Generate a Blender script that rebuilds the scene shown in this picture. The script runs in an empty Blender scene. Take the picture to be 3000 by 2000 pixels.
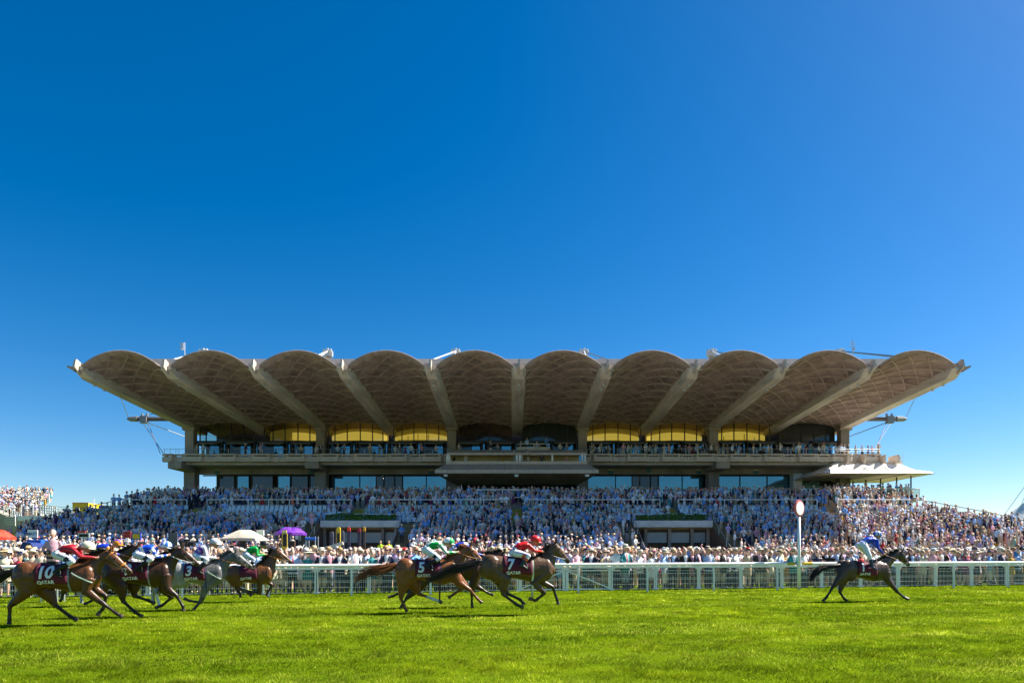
import bpy, bmesh, math, random
import numpy as np
from mathutils import Vector, Matrix, Euler
from mathutils.kdtree import KDTree
from mathutils.bvhtree import BVHTree

random.seed(11)
RNG = np.random.default_rng(11)
R = math.radians
scene = bpy.context.scene
COL = scene.collection

# ------------------------------------------------------------------ camera, sky, sun, exposure
EYE = 1.75                      # photographer's eye height, level camera with the frame shifted up
FPX, CXP, HORIZON = 2000.0, 1500.0, 1610.0     # 24 mm on 36 mm: focal length in photo pixels, horizon row
cam_data = bpy.data.cameras.new('camera')
cam_data.sensor_width = 36.0
cam_data.lens = 24.0
cam_data.shift_y = (HORIZON - 1000.0) / 3000.0
cam_data.clip_start = 0.1
cam_data.clip_end = 5000.0
cam = bpy.data.objects.new('camera', cam_data)
cam.location = (0, 0, EYE)
cam.rotation_euler = (R(90), 0, 0)
COL.objects.link(cam)
scene.camera = cam

SUN_VEC = Vector((0.875, 0.26, 1.0)).normalized()          # towards the sun
SUN_EL = math.asin(SUN_VEC.z)
SUN_AZ = math.atan2(SUN_VEC.x, SUN_VEC.y)                   # from +Y towards +X
world = bpy.data.worlds.new('World')
scene.world = world
world.use_nodes = True
wn = world.node_tree
bg = wn.nodes['Background']
sky = wn.nodes.new('ShaderNodeTexSky')
sky.sky_type = 'NISHITA'
sky.sun_disc = False
sky.sun_elevation = SUN_EL
sky.sun_rotation = SUN_AZ
sky.air_density = 0.85
sky.dust_density = 0.5
sky.ozone_density = 3.0
sky.altitude = 150
hs = wn.nodes.new('ShaderNodeHueSaturation')
hs.inputs['Saturation'].default_value = 1.45
wn.links.new(sky.outputs[0], hs.inputs['Color'])
wn.links.new(hs.outputs[0], bg.inputs['Color'])
bg.inputs['Strength'].default_value = 0.058

sun_data = bpy.data.lights.new('sun', 'SUN')
sun_data.energy = 5.0
sun_data.angle = R(0.55)
sun_data.color = (1.0, 0.94, 0.84)
sun = bpy.data.objects.new('sun', sun_data)
sun.rotation_euler = (-SUN_VEC).to_track_quat('-Z', 'Y').to_euler()
sun.location = (60, 40, 80)
COL.objects.link(sun)

scene.view_settings.view_transform = 'Standard'
scene.view_settings.look = 'None'
scene.view_settings.gamma = 1.0
scene.view_settings.use_curve_mapping = False
scene.view_settings.exposure = 1.4
scene.cycles.max_bounces = 8
scene.cycles.transparent_max_bounces = 12


def at(x, y, Y):
    """photo pixel (3000 x 2000) at depth Y -> world point"""
    return Vector(((x - CXP) / FPX * Y, Y, EYE + (HORIZON - y) / FPX * Y))


# ------------------------------------------------------------------ materials
MATS = {}


def mat(name, color, rough=0.6, metal=0.0, noise=0.0, nscale=5.0, bump=0.0, bscale=40.0, spec=0.5, coat=0.0,
        emis=None, estr=0.0, trans=0.0, alpha=1.0, attr=None, dark=None, stretch=None, ior=1.45, sheen=0.0):
    if name in MATS:
        return MATS[name]
    m = bpy.data.materials.new(name)
    m.use_nodes = True
    nt = m.node_tree
    b = nt.nodes['Principled BSDF']
    L = nt.links
    b.inputs['Roughness'].default_value = rough
    b.inputs['Metallic'].default_value = metal
    b.inputs['Specular IOR Level'].default_value = spec
    b.inputs['Coat Weight'].default_value = coat
    b.inputs['Coat Roughness'].default_value = 0.25
    b.inputs['IOR'].default_value = ior
    b.inputs['Transmission Weight'].default_value = trans
    b.inputs['Alpha'].default_value = alpha
    b.inputs['Sheen Weight'].default_value = sheen
    c = (*color, 1.0)
    src = None
    if attr:
        a = nt.nodes.new('ShaderNodeAttribute')
        a.attribute_name = attr
        src = a.outputs['Color']
    if noise > 0:
        tc = nt.nodes.new('ShaderNodeTexCoord')
        n = nt.nodes.new('ShaderNodeTexNoise')
        n.inputs['Scale'].default_value = nscale
        n.inputs['Detail'].default_value = 6
        n.inputs['Roughness'].default_value = 0.65
        if stretch:
            mp = nt.nodes.new('ShaderNodeMapping')
            mp.inputs['Scale'].default_value = stretch
            L.new(tc.outputs['Object'], mp.inputs['Vector'])
            L.new(mp.outputs[0], n.inputs['Vector'])
        else:
            L.new(tc.outputs['Object'], n.inputs['Vector'])
        rp = nt.nodes.new('ShaderNodeMapRange')
        rp.inputs['From Min'].default_value = 0.3
        rp.inputs['From Max'].default_value = 0.72
        rp.inputs['To Min'].default_value = 1.0 - noise
        rp.inputs['To Max'].default_value = 1.0 + noise * 0.6
        L.new(n.outputs['Fac'], rp.inputs['Value'])
        mx = nt.nodes.new('ShaderNodeMix')
        mx.data_type = 'RGBA'
        mx.blend_type = 'MULTIPLY'
        mx.inputs['Factor'].default_value = 1.0
        if src:
            L.new(src, mx.inputs['A'])
        else:
            mx.inputs['A'].default_value = c
        L.new(rp.outputs[0], mx.inputs['B'])
        src = mx.outputs['Result']
    if src:
        L.new(src, b.inputs['Base Color'])
    else:
        b.inputs['Base Color'].default_value = c
    if bump > 0:
        tc2 = nt.nodes.new('ShaderNodeTexCoord')
        n2 = nt.nodes.new('ShaderNodeTexNoise')
        n2.inputs['Scale'].default_value = bscale
        n2.inputs['Detail'].default_value = 4
        L.new(tc2.outputs['Object'], n2.inputs['Vector'])
        bp = nt.nodes.new('ShaderNodeBump')
        bp.inputs['Strength'].default_value = bump
        bp.inputs['Distance'].default_value = 0.02
        L.new(n2.outputs['Fac'], bp.inputs['Height'])
        L.new(bp.outputs[0], b.inputs['Normal'])
    if emis:
        b.inputs['Emission Color'].default_value = (*emis, 1)
        b.inputs['Emission Strength'].default_value = estr
    MATS[name] = m
    return m


# ------------------------------------------------------------------ mesh helpers
class MB:
    """collects shapes, links them as ONE mesh object"""
    def __init__(s):
        s.v = []; s.f = []; s.m = []; s.n = 0

    def add(s, verts, faces, mi=0):
        o = s.n
        s.v.extend([tuple(p) for p in verts])
        s.f.extend([tuple(i + o for i in f) for f in faces])
        s.m.extend([mi] * len(faces))
        s.n += len(verts)
        return s

    def box(s, c, d, mi=0, rz=0.0, rot=None):
        hx, hy, hz = d[0] / 2, d[1] / 2, d[2] / 2
        vs = [Vector((x, y, z)) for z in (-hz, hz) for y in (-hy, hy) for x in (-hx, hx)]
        if rot is not None:
            vs = [rot @ v for v in vs]
        elif rz:
            q = Matrix.Rotation(rz, 3, 'Z')
            vs = [q @ v for v in vs]
        c = Vector(c)
        return s.add([v + c for v in vs], [(0, 2, 3, 1), (4, 5, 7, 6), (0, 1, 5, 4), (2, 6, 7, 3), (0, 4, 6, 2), (1, 3, 7, 5)], mi)

    def bx(s, x0, x1, y0, y1, z0, z1, mi=0):
        return s.box(((x0 + x1) / 2, (y0 + y1) / 2, (z0 + z1) / 2), (x1 - x0, y1 - y0, z1 - z0), mi)

    def tube(s, pts, rad, n=8, mi=0, caps=True, up=None, flat=None):
        """lofted tube; rad is a radius or list, an entry may be (across, updown); up = reference up vector"""
        pts = [Vector(p) for p in pts]
        k = len(pts)
        if not isinstance(rad, (list, tuple)):
            rad = [rad] * k
        vs = []
        for i, p in enumerate(pts):
            if i == 0: t = pts[1] - pts[0]
            elif i == k - 1: t = pts[-1] - pts[-2]
            else: t = (pts[i + 1] - pts[i]).normalized() + (pts[i] - pts[i - 1]).normalized()
            if t.length < 1e-9: t = Vector((0, 0, 1))
            t.normalize()
            u = Vector(up) if up is not None else (Vector((0, 0, 1)) if abs(t.z) < 0.9 else Vector((0, 1, 0)))
            a = t.cross(u)
            if a.length < 1e-6: a = t.cross(Vector((1, 0, 0)))
            a.normalize()
            b = a.cross(t).normalized()
            r = rad[i]
            ra, rb = r if isinstance(r, (tuple, list)) else (r, r)
            for j in range(n):
                th = 2 * math.pi * j / n
                vs.append(p + a * (ra * math.cos(th)) + b * (rb * math.sin(th)))
        fs = []
        for i in range(k - 1):
            for j in range(n):
                j2 = (j + 1) % n
                fs.append((i * n + j, i * n + j2, (i + 1) * n + j2, (i + 1) * n + j))
        if caps:
            fs.append(tuple(range(n - 1, -1, -1)))
            fs.append(tuple((k - 1) * n + j for j in range(n)))
        return s.add(vs, fs, mi)

    def bar(s, a, b, w, h, mi=0):
        """rectangular bar from a to b"""
        a, b = Vector(a), Vector(b)
        t = (b - a).normalized()
        u = Vector((0, 0, 1)) if abs(t.z) < 0.95 else Vector((0, 1, 0))
        x = t.cross(u).normalized(); z = x.cross(t).normalized()
        vs = []
        for p in (a, b):
            for sx, sz in ((-1, -1), (1, -1), (1, 1), (-1, 1)):
                vs.append(p + x * (sx * w / 2) + z * (sz * h / 2))
        return s.add(vs, [(3, 2, 1, 0), (4, 5, 6, 7), (0, 1, 5, 4), (1, 2, 6, 5), (2, 3, 7, 6), (3, 0, 4, 7)], mi)

    def ell(s, c, r, nu=12, nv=8, mi=0, rot=None):
        c = Vector(c); vs = [Vector((0, 0, -r[2]))]
        for i in range(1, nv):
            ph = math.pi * i / nv - math.pi / 2
            for j in range(nu):
                th = 2 * math.pi * j / nu
                vs.append(Vector((r[0] * math.cos(ph) * math.cos(th), r[1] * math.cos(ph) * math.sin(th), r[2] * math.sin(ph))))
        vs.append(Vector((0, 0, r[2])))
        if rot is not None: vs = [rot @ v for v in vs]
        fs = []
        for j in range(nu):
            j2 = (j + 1) % nu
            fs.append((0, 1 + j2, 1 + j))
            for i in range(nv - 2):
                a = 1 + i * nu
                fs.append((a + j, a + j2, a + nu + j2, a + nu + j))
            a = 1 + (nv - 2) * nu
            fs.append((a + j, a + j2, len(vs) - 1))
        return s.add([v + c for v in vs], fs, mi)

    def lathe(s, prof, c=(0, 0, 0), n=16, mi=0, rot=None, sx=1.0, sy=1.0):
        """profile [(r, z)] about the vertical axis"""
        vs = []; fs = []
        for r, z in prof:
            for j in range(n):
                th = 2 * math.pi * j / n
                vs.append(Vector((r * math.cos(th) * sx, r * math.sin(th) * sy, z)))
        if rot is not None: vs = [rot @ v for v in vs]
        for i in range(len(prof) - 1):
            for j in range(n):
                j2 = (j + 1) % n
                fs.append((i * n + j, i * n + j2, (i + 1) * n + j2, (i + 1) * n + j))
        c = Vector(c)
        return s.add([v + c for v in vs], fs, mi)

    def prism(s, poly, axis, a, b, mi=0):
        """polygon [(u, v)] extruded along axis from a to b. axis x: (y,z); y: (x,z); z: (x,y)"""
        def P(u, v, w):
            return {'x': (w, u, v), 'y': (u, w, v), 'z': (u, v, w)}[axis]
        k = len(poly)
        vs = [P(u, v, a) for u, v in poly] + [P(u, v, b) for u, v in poly]
        fs = [tuple(range(k - 1, -1, -1)), tuple(range(k, 2 * k))]
        for i in range(k):
            j = (i + 1) % k
            fs.append((i, j, k + j, k + i))
        return s.add(vs, fs, mi)

    def grid(s, fn, nu, nv, mi=0):
        vs = [fn(i / nu, j / nv) for i in range(nu + 1) for j in range(nv + 1)]
        fs = [(i * (nv + 1) + j, (i + 1) * (nv + 1) + j, (i + 1) * (nv + 1) + j + 1, i * (nv + 1) + j + 1) for i in range(nu) for j in range(nv)]
        return s.add(vs, fs, mi)

    def mesh(s, name, mats, origin=(0, 0, 0), smooth=False, recalc=True):
        me = bpy.data.meshes.new(name)
        o = Vector(origin)
        me.from_pydata([(p[0] - o.x, p[1] - o.y, p[2] - o.z) for p in s.v], [], s.f)
        if not isinstance(mats, (list, tuple)): mats = [mats]
        for m in mats: me.materials.append(m)
        if len(mats) > 1:
            me.polygons.foreach_set('material_index', s.m)
        if recalc:
            bm = bmesh.new(); bm.from_mesh(me)
            bmesh.ops.recalc_face_normals(bm, faces=bm.faces)
            bm.to_mesh(me); bm.free()
        if smooth:
            me.polygons.foreach_set('use_smooth', [True] * len(me.polygons))
        me.update()
        return me

    def build(s, name, mats, parent=None, origin=None, smooth=False, recalc=True, bevel=0.0):
        """origin: world position of the object's origin (default: the parent's location)"""
        if origin is None:
            origin = parent_world(parent) if parent is not None else (0, 0, 0)
        me = s.mesh(name, mats, origin, smooth, recalc)
        ob = link(name, me, parent, origin)
        if bevel:
            md = ob.modifiers.new('bevel', 'BEVEL'); md.width = bevel; md.segments = 2; md.limit_method = 'ANGLE'
        return ob


def parent_world(p):
    l = Vector(p.location)
    while p.parent is not None:
        p = p.parent
        l = l + Vector(p.location)
    return l


def link(name, data, parent=None, world_loc=(0, 0, 0)):
    ob = bpy.data.objects.new(name, data)
    COL.objects.link(ob)
    if parent is not None:
        ob.parent = parent
        ob.location = Vector(world_loc) - parent_world(parent)
    else:
        ob.location = world_loc
    return ob


def tag(o, label, cat, group=None, kind=None):
    if label: o['label'] = label
    if cat: o['category'] = cat
    if group: o['group'] = group
    if kind: o['kind'] = kind
    return o


def thing(name, label, cat, loc=(0, 0, 0), group=None):
    o = bpy.data.objects.new(name, None)
    COL.objects.link(o)
    o.location = loc
    o.empty_display_size = 0.3
    return tag(o, label, cat, group)


def kindof(o, k):
    o['kind'] = k
    return o


def evaluated_mesh(ob):
    dg = bpy.context.evaluated_depsgraph_get()
    return bpy.data.meshes.new_from_object(ob.evaluated_get(dg))


def text_mesh(txt, size=1.0, bold=0.0, shear=0.0, align='CENTER', spacing=1.0, cut=9.0):
    cu = bpy.data.curves.new('lettering', 'FONT')
    cu.body = txt; cu.size = size; cu.offset = bold; cu.shear = shear
    cu.align_x = align; cu.space_character = spacing; cu.resolution_u = 3
    ob = bpy.data.objects.new('lettering', cu)
    COL.objects.link(ob)
    me = evaluated_mesh(ob)
    bpy.data.objects.remove(ob)
    bm = bmesh.new(); bm.from_mesh(me)
    bmesh.ops.triangulate(bm, faces=bm.faces)
    lim = size * cut
    for _ in range(5):
        le = [e for e in bm.edges if e.calc_length() > lim]
        if not le: break
        bmesh.ops.subdivide_edges(bm, edges=le, cuts=1)
        bmesh.ops.triangulate(bm, faces=bm.faces)
    bm.verts.ensure_lookup_table()
    V = [v.co.copy() for v in bm.verts]
    bm.verts.index_update()
    F = [tuple(v.index for v in f.verts) for f in bm.faces]
    bm.free(); bpy.data.meshes.remove(me)
    return V, F


def lettering(txt, size, origin, ux, uy, m, parent, bold=0.0, shear=0.0, name='lettering', spacing=1.0, lift=0.004):
    """flat letters on a board: ux, uy unit vectors of the board, lifted along ux x uy"""
    V, F = text_mesh(txt, size, bold, shear, spacing=spacing)
    ux, uy = Vector(ux).normalized(), Vector(uy).normalized()
    nrm = ux.cross(uy)
    mb = MB()
    mb.add([Vector(origin) + ux * v.x + uy * (v.y - size * 0.34) + nrm * lift for v in V], F)
    return mb.build(name, m, parent, recalc=False)


def remesh(mb, voxel, smooth=3, name='body'):
    """source shapes -> one continuous surface; returns mesh"""
    me = bpy.data.meshes.new(name)
    me.from_pydata(mb.v, [], mb.f)
    bm = bmesh.new(); bm.from_mesh(me); bmesh.ops.recalc_face_normals(bm, faces=bm.faces); bm.to_mesh(me); bm.free()
    ob = bpy.data.objects.new(name, me); COL.objects.link(ob)
    r = ob.modifiers.new('r', 'REMESH'); r.mode = 'VOXEL'; r.voxel_size = voxel; r.use_smooth_shade = True
    if smooth:
        sm = ob.modifiers.new('s', 'SMOOTH'); sm.iterations = smooth; sm.factor = 0.5
    out = evaluated_mesh(ob)
    bpy.data.objects.remove(ob); bpy.data.meshes.remove(me)
    return out


def nearest_source(mesh, mb, vals):
    """for every vertex of mesh the value of the nearest source vertex of mb (vals per source vertex)"""
    kd = KDTree(len(mb.v))
    for i, p in enumerate(mb.v): kd.insert(p, i)
    kd.balance()
    return [vals[kd.find(v.co)[1]] for v in mesh.vertices]


def vert_vals(mb):
    """material index of the source shapes, per source vertex"""
    out = [0] * mb.n
    for f, m in zip(mb.f, mb.m):
        for i in f: out[i] = m
    return out


def vnoise(x, y, seed=0):
    """smooth value noise, numpy arrays"""
    xi, yi = np.floor(x).astype(np.int64), np.floor(y).astype(np.int64)
    fx, fy = x - xi, y - yi
    fx, fy = fx * fx * (3 - 2 * fx), fy * fy * (3 - 2 * fy)
    def h(a, b):
        n = (a * 374761393 + b * 668265263 + seed * 974634777) & 0x7fffffff
        n = ((n ^ (n >> 13)) * 1274126177) & 0x7fffffff
        return ((n ^ (n >> 16)) & 0xffff) / 65535.0
    return (h(xi, yi) * (1 - fx) + h(xi + 1, yi) * fx) * (1 - fy) + (h(xi, yi + 1) * (1 - fx) + h(xi + 1, yi + 1) * fx) * fy


def np_mesh(name, verts, tris, colors=None, mats=None, attr='col'):
    """fast triangle mesh from numpy arrays with an optional per-face colour attribute"""
    me = bpy.data.meshes.new(name)
    me.vertices.add(len(verts)); me.vertices.foreach_set('co', np.ascontiguousarray(verts, np.float32).ravel())
    nt = len(tris)
    me.loops.add(nt * 3); me.loops.foreach_set('vertex_index', np.ascontiguousarray(tris, np.int32).ravel())
    me.polygons.add(nt); me.polygons.foreach_set('loop_start', np.arange(0, nt * 3, 3, dtype=np.int32))
    if colors is not None:
        a = me.attributes.new(attr, 'FLOAT_COLOR', 'CORNER')
        c = np.ones((nt, 3, 4), np.float32); c[:, :, :3] = np.asarray(colors, np.float32)[:, None, :]
        a.data.foreach_set('color', c.ravel())
    if mats: me.materials.append(mats)
    me.update(calc_edges=True); me.validate()
    return me
# ------------------------------------------------------------------ ground, turf
M_conc = mat('concrete', (0.38, 0.315, 0.265), 0.85, noise=0.35, nscale=0.8, bump=0.25, bscale=9)
M_conc_l = mat('pale_concrete', (0.48, 0.42, 0.36), 0.85, noise=0.25, nscale=1.2, bump=0.2, bscale=12)
M_conc_d = mat('stained_concrete', (0.33, 0.27, 0.225), 0.9, noise=0.45, nscale=0.35, stretch=(1, 1, 0.25))
M_beam = mat('beam_concrete', (0.62, 0.55, 0.49), 0.85, noise=0.35, nscale=0.7, stretch=(2.0, 0.25, 2.0), bump=0.2, bscale=6)
M_shell = mat('roof_shell_concrete', (0.35, 0.262, 0.225), 0.9, noise=0.55, nscale=0.7, stretch=(1.0, 0.5, 1.0), bump=0.3, bscale=5)
M_rib = mat('roof_rib_concrete', (0.46, 0.355, 0.305), 0.85, noise=0.35, nscale=1.0)
M_white = mat('white_paint', (0.80, 0.80, 0.78), 0.35, noise=0.06, nscale=3)
M_rail = mat('white_plastic_rail', (0.88, 0.88, 0.88), 0.3, noise=0.07, nscale=1.2)
M_galv = mat('galvanised_steel', (0.55, 0.57, 0.58), 0.4, metal=0.7)
M_dark = mat('dark_frame', (0.02, 0.02, 0.022), 0.5)
M_black = mat('black_paint', (0.012, 0.012, 0.012), 0.5)
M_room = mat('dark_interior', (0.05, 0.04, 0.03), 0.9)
M_fasc = mat('cladding_panel', (0.56, 0.47, 0.39), 0.75, noise=0.15, nscale=1.5)
M_brick = mat('brown_brick', (0.17, 0.085, 0.055), 0.9, noise=0.3, nscale=6)
M_yel = mat('yellow_step_paint', (0.50, 0.31, 0.03), 0.7, noise=0.25, nscale=4)
M_seat = mat('white_seat_plastic', (0.72, 0.74, 0.74), 0.4)
M_hedge = mat('hedge_leaf', (0.035, 0.085, 0.012), 0.6, noise=0.4, nscale=3)
M_pane = mat('coated_window_glass', (0.12, 0.27, 0.32), 0.05, metal=0.75, noise=0.12, nscale=0.4)
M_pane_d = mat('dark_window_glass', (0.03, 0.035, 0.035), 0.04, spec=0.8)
M_glow = mat('glowing_yellow_panel', (0.6, 0.42, 0.08), 0.8, noise=0.25, nscale=0.35, stretch=(0.6, 1, 2.5), emis=(0.80, 0.60, 0.11), estr=0.30)  # emission imitates sunlight on the inner vault, no lamp there
M_ylow = mat('faint_yellow_glow', (0.50, 0.40, 0.12), 0.8, noise=0.2, nscale=0.6, emis=(0.5, 0.38, 0.06), estr=0.05)  # weak emission for the dimmer part of that imitated light
M_cable = mat('steel_cable', (0.35, 0.36, 0.38), 0.35, metal=0.8)
M_cable_w = mat('white_tie_rod', (0.8, 0.8, 0.8), 0.35)

# clear glass: mostly see-through, a little sky reflected
mg = bpy.data.materials.new('clear_window_glass'); mg.use_nodes = True
nt = mg.node_tree; nt.nodes.clear()
o_ = nt.nodes.new('ShaderNodeOutputMaterial'); mx_ = nt.nodes.new('ShaderNodeMixShader')
tr_ = nt.nodes.new('ShaderNodeBsdfTransparent'); gl_ = nt.nodes.new('ShaderNodeBsdfGlossy'); fr_ = nt.nodes.new('ShaderNodeFresnel')
tr_.inputs[0].default_value = (0.80, 0.80, 0.72, 1); gl_.inputs['Roughness'].default_value = 0.03; fr_.inputs[0].default_value = 1.45
nt.links.new(fr_.outputs[0], mx_.inputs[0]); nt.links.new(tr_.outputs[0], mx_.inputs[1]); nt.links.new(gl_.outputs[0], mx_.inputs[2])
nt.links.new(mx_.outputs[0], o_.inputs[0])
M_glass = mg

# turf material (soil-to-green under the blades and the far lawn)
mt = bpy.data.materials.new('turf'); mt.use_nodes = True
nt = mt.node_tree; b = nt.nodes['Principled BSDF']; b.inputs['Roughness'].default_value = 0.9; b.inputs['Specular IOR Level'].default_value = 0.0
tc = nt.nodes.new('ShaderNodeTexCoord')
n1 = nt.nodes.new('ShaderNodeTexNoise'); n1.inputs['Scale'].default_value = 0.45; n1.inputs['Detail'].default_value = 8
n2 = nt.nodes.new('ShaderNodeTexNoise'); n2.inputs['Scale'].default_value = 9.0; n2.inputs['Detail'].default_value = 6
rp = nt.nodes.new('ShaderNodeValToRGB')
rp.color_ramp.elements[0].position = 0.3; rp.color_ramp.elements[0].color = (0.045, 0.085, 0.003, 1)
rp.color_ramp.elements[1].position = 0.7; rp.color_ramp.elements[1].color = (0.13, 0.185, 0.004, 1)
ad = nt.nodes.new('ShaderNodeMath'); ad.operation = 'ADD'; ml = nt.nodes.new('ShaderNodeMath'); ml.operation = 'MULTIPLY'; ml.inputs[1].default_value = 0.5
nt.links.new(tc.outputs['Object'], n1.inputs['Vector']); nt.links.new(tc.outputs['Object'], n2.inputs['Vector'])
nt.links.new(n1.outputs['Fac'], ad.inputs[0]); nt.links.new(n2.outputs['Fac'], ad.inputs[1]); nt.links.new(ad.outputs[0], ml.inputs[0])
nt.links.new(ml.outputs[0], rp.inputs[0]); nt.links.new(rp.outputs[0], b.inputs['Base Color'])
M_turf = mt

g = MB(); g.grid(lambda u, v: (-1500 + 3000 * u, -200 + 3000 * v, 0.0), 6, 6)
kindof(g.build('ground', M_turf), 'structure')
g = MB(); g.bx(-60, 64, 40, 61, -0.1, 0.006)  # paving added under the crowd to swap green bounce for paler bounce
kindof(g.build('bounce_apron', mat('bounce_paving', (0.34, 0.32, 0.29), 0.9, noise=0.3, nscale=1.5)), 'structure')

# grass blades: one mass of real blades where the camera can see single tufts
mgr = bpy.data.materials.new('grass_blade'); mgr.use_nodes = True
nt = mgr.node_tree; nt.nodes.clear()
o_ = nt.nodes.new('ShaderNodeOutputMaterial'); mx_ = nt.nodes.new('ShaderNodeMixShader'); mx_.inputs[0].default_value = 0.45
at_ = nt.nodes.new('ShaderNodeAttribute'); at_.attribute_name = 'col'
df_ = nt.nodes.new('ShaderNodeBsdfPrincipled'); df_.inputs['Roughness'].default_value = 0.8; df_.inputs['Specular IOR Level'].default_value = 0.02
tl_ = nt.nodes.new('ShaderNodeBsdfTranslucent')
nt.links.new(at_.outputs['Color'], df_.inputs['Base Color']); nt.links.new(at_.outputs['Color'], tl_.inputs['Color'])
nt.links.new(df_.outputs[0], mx_.inputs[1]); nt.links.new(tl_.outputs[0], mx_.inputs[2]); nt.links.new(mx_.outputs[0], o_.inputs[0])


def rail_y(x):      # the running rail crosses the view at a slight angle
    return 27.3 + 0.204 * x


def make_grass(n=440000):
    # more blades per square metre near the camera: depth drawn with density ~ 1/Y
    Y = 8.6 * (34.0 / 8.6) ** RNG.random(n)
    X = (RNG.random(n) * 2 - 1) * (0.80 * Y + 1.0)
    keep = Y < 27.3 + 0.204 * X + 1.1
    X, Y = X[keep], Y[keep]
    n = len(X)
    clump = vnoise(X * 3.1, Y * 3.1, 1) * 0.55 + vnoise(X * 7.7, Y * 7.7, 2) * 0.45
    big = vnoise(X * 0.35, Y * 0.6, 3) * 0.6 + vnoise(X * 0.9, Y * 1.6, 4) * 0.4
    streak = vnoise(X * 0.25, Y * 1.3 - X * 0.26, 9)
    h = (0.010 + 0.115 * clump ** 2.3) * (0.75 + 0.5 * RNG.random(n))
    w = 0.0042 * (Y / 9.0) ** 0.9 * (0.7 + 0.6 * RNG.random(n))
    th = RNG.random(n) * 2 * np.pi
    lean = RNG.normal(0, 0.55, (n, 2)) + np.array([0.25, -0.2])
    lean += np.stack([vnoise(X * 2.3, Y * 2.3, 5) - 0.5, vnoise(X * 2.3, Y * 2.3, 6) - 0.5], 1) * 1.6
    V = np.zeros((n, 3, 3))
    dx, dy = np.cos(th) * w, np.sin(th) * w
    V[:, 0] = np.stack([X - dx, Y - dy, np.zeros(n) - 0.002], 1)
    V[:, 1] = np.stack([X + dx, Y + dy, np.zeros(n) - 0.002], 1)
    V[:, 2] = np.stack([X + lean[:, 0] * h, Y + lean[:, 1] * h, h], 1)
    base = np.array([0.265, 0.335, 0.008]); dark = np.array([0.055, 0.112, 0.004]); dry = np.array([0.52, 0.55, 0.07])
    f = np.clip(0.30 + 1.3 * (big - 0.4) + 0.8 * (clump - 0.45), 0, 1)[:, None]
    c = dark * (1 - f) + base * f
    d = (np.clip((streak - 0.45) * 2.2, 0, 1) * (RNG.random(n) < 0.35) + (RNG.random(n) < 0.05))[:, None].clip(0, 1)
    c = c * (1 - d) + dry * d
    tuft = vnoise(X * 1.7, Y * 2.6, 31) * 0.5 + vnoise(X * 4.1, Y * 5.3, 32) * 0.5
    c *= (0.62 + 0.80 * np.clip((tuft - 0.22) / 0.5, 0, 1))[:, None]
    c *= (0.70 + 0.6 * RNG.random(n))[:, None]
    me = np_mesh('grass', V.reshape(-1, 3), np.arange(3 * n).reshape(-1, 3), c, mgr)
    o = link('grass', me)
    tag(o, 'short mown racecourse turf with tufts in the foreground', 'grass', kind='stuff')


make_grass()

# ------------------------------------------------------------------ grandstand
X0 = 0.7
GS = thing('grandstand', 'concrete grandstand with ten scalloped vaulted roof shells and glazed boxes', 'grandstand', (X0, 93.5, 0))
BAYW = 8.93
BX = [X0 + (k - 5) * BAYW for k in range(11)]
YF, YB = 69.0, 94.6


def lerp(a, b, t): return a + (b - a) * t
def tY(Y): return (Y - YF) / (93.5 - YF)
def z_beam(Y): return lerp(19.45, 18.2, tY(Y))          # beam soffit
def z_spring(Y): return lerp(20.15, 18.75, tY(Y))
def z_crown(Y): return lerp(21.68, 19.42, tY(Y))
HW = 3.78


def z_shell(u, Y):
    return z_spring(Y) + (z_crown(Y) - z_spring(Y)) * (1 - u * u) ** 0.9 if abs(u) < 1 else z_spring(Y)


# one shell mesh and its lattice of ribs, shared by the ten bays (local origin: bay centre line at Y=YF, z=0)
sh = MB()
NU, NV = 20, 20
YEND = 101.0
def shp(dz):
    return lambda a, b: (HW * (2 * a - 1) * 1.02, lerp(-0.25, YEND - YF, b), z_shell(2 * a - 1, YF + lerp(-0.25, YEND - YF, b)) + dz)
sh.grid(shp(0.0), NU, NV)
sh.grid(shp(0.16), NU, NV)
k0 = (NU + 1) * (NV + 1)
for i in range(NU):
    a, b_ = i * (NV + 1), (i + 1) * (NV + 1)
    sh.f.append((a, b_, b_ + k0, a + k0)); sh.m.append(0)
    a, b_ = a + NV, b_ + NV
    sh.f.append((a, b_, b_ + k0, a + k0)); sh.m.append(0)
shell_me = sh.mesh('roof_shell', [M_shell], smooth=True)
rib_meshes = []
RUN, STEP = 9.6, 2.45
for sgn in (1, -1):
    for k in range(-3, 11):
        y0 = 70.2 + k * STEP
        us = [i / 16 for i in range(17)]
        pts = []
        for a in us:
            Y = y0 + RUN * a
            if YF + 0.05 <= Y <= YB: pts.append((sgn * (2 * a - 1), Y))
        if len(pts) < 3: continue
        rb = MB(); vs = []; fs = []
        for i, (u, Y) in enumerate(pts):
            j0, j1 = max(0, i - 1), min(len(pts) - 1, i + 1)
            dx = (pts[j1][0] - pts[j0][0]) * HW; dy = pts[j1][1] - pts[j0][1]
            l = math.hypot(dx, dy); nx, ny = -dy / l, dx / l
            uc = max(-1, min(1, u))
            for s, dz in ((-1, 0.03), (-1, -0.11), (1, -0.11), (1, 0.03)):
                px = u * HW + s * nx * 0.07
                uu = max(-0.999, min(0.999, px / HW))
                vs.append((px, Y - YF + s * ny * 0.07, z_shell(uu, Y) + dz))
        for i in range(len(pts) - 1):
            for j in range(4):
                j2 = (j + 1) % 4
                fs.append((i * 4 + j, i * 4 + j2, i * 4 + 4 + j2, i * 4 + 4 + j))
        rb.add(vs, fs)
        rib_meshes.append(rb.mesh('rib', [M_rib]))
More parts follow.
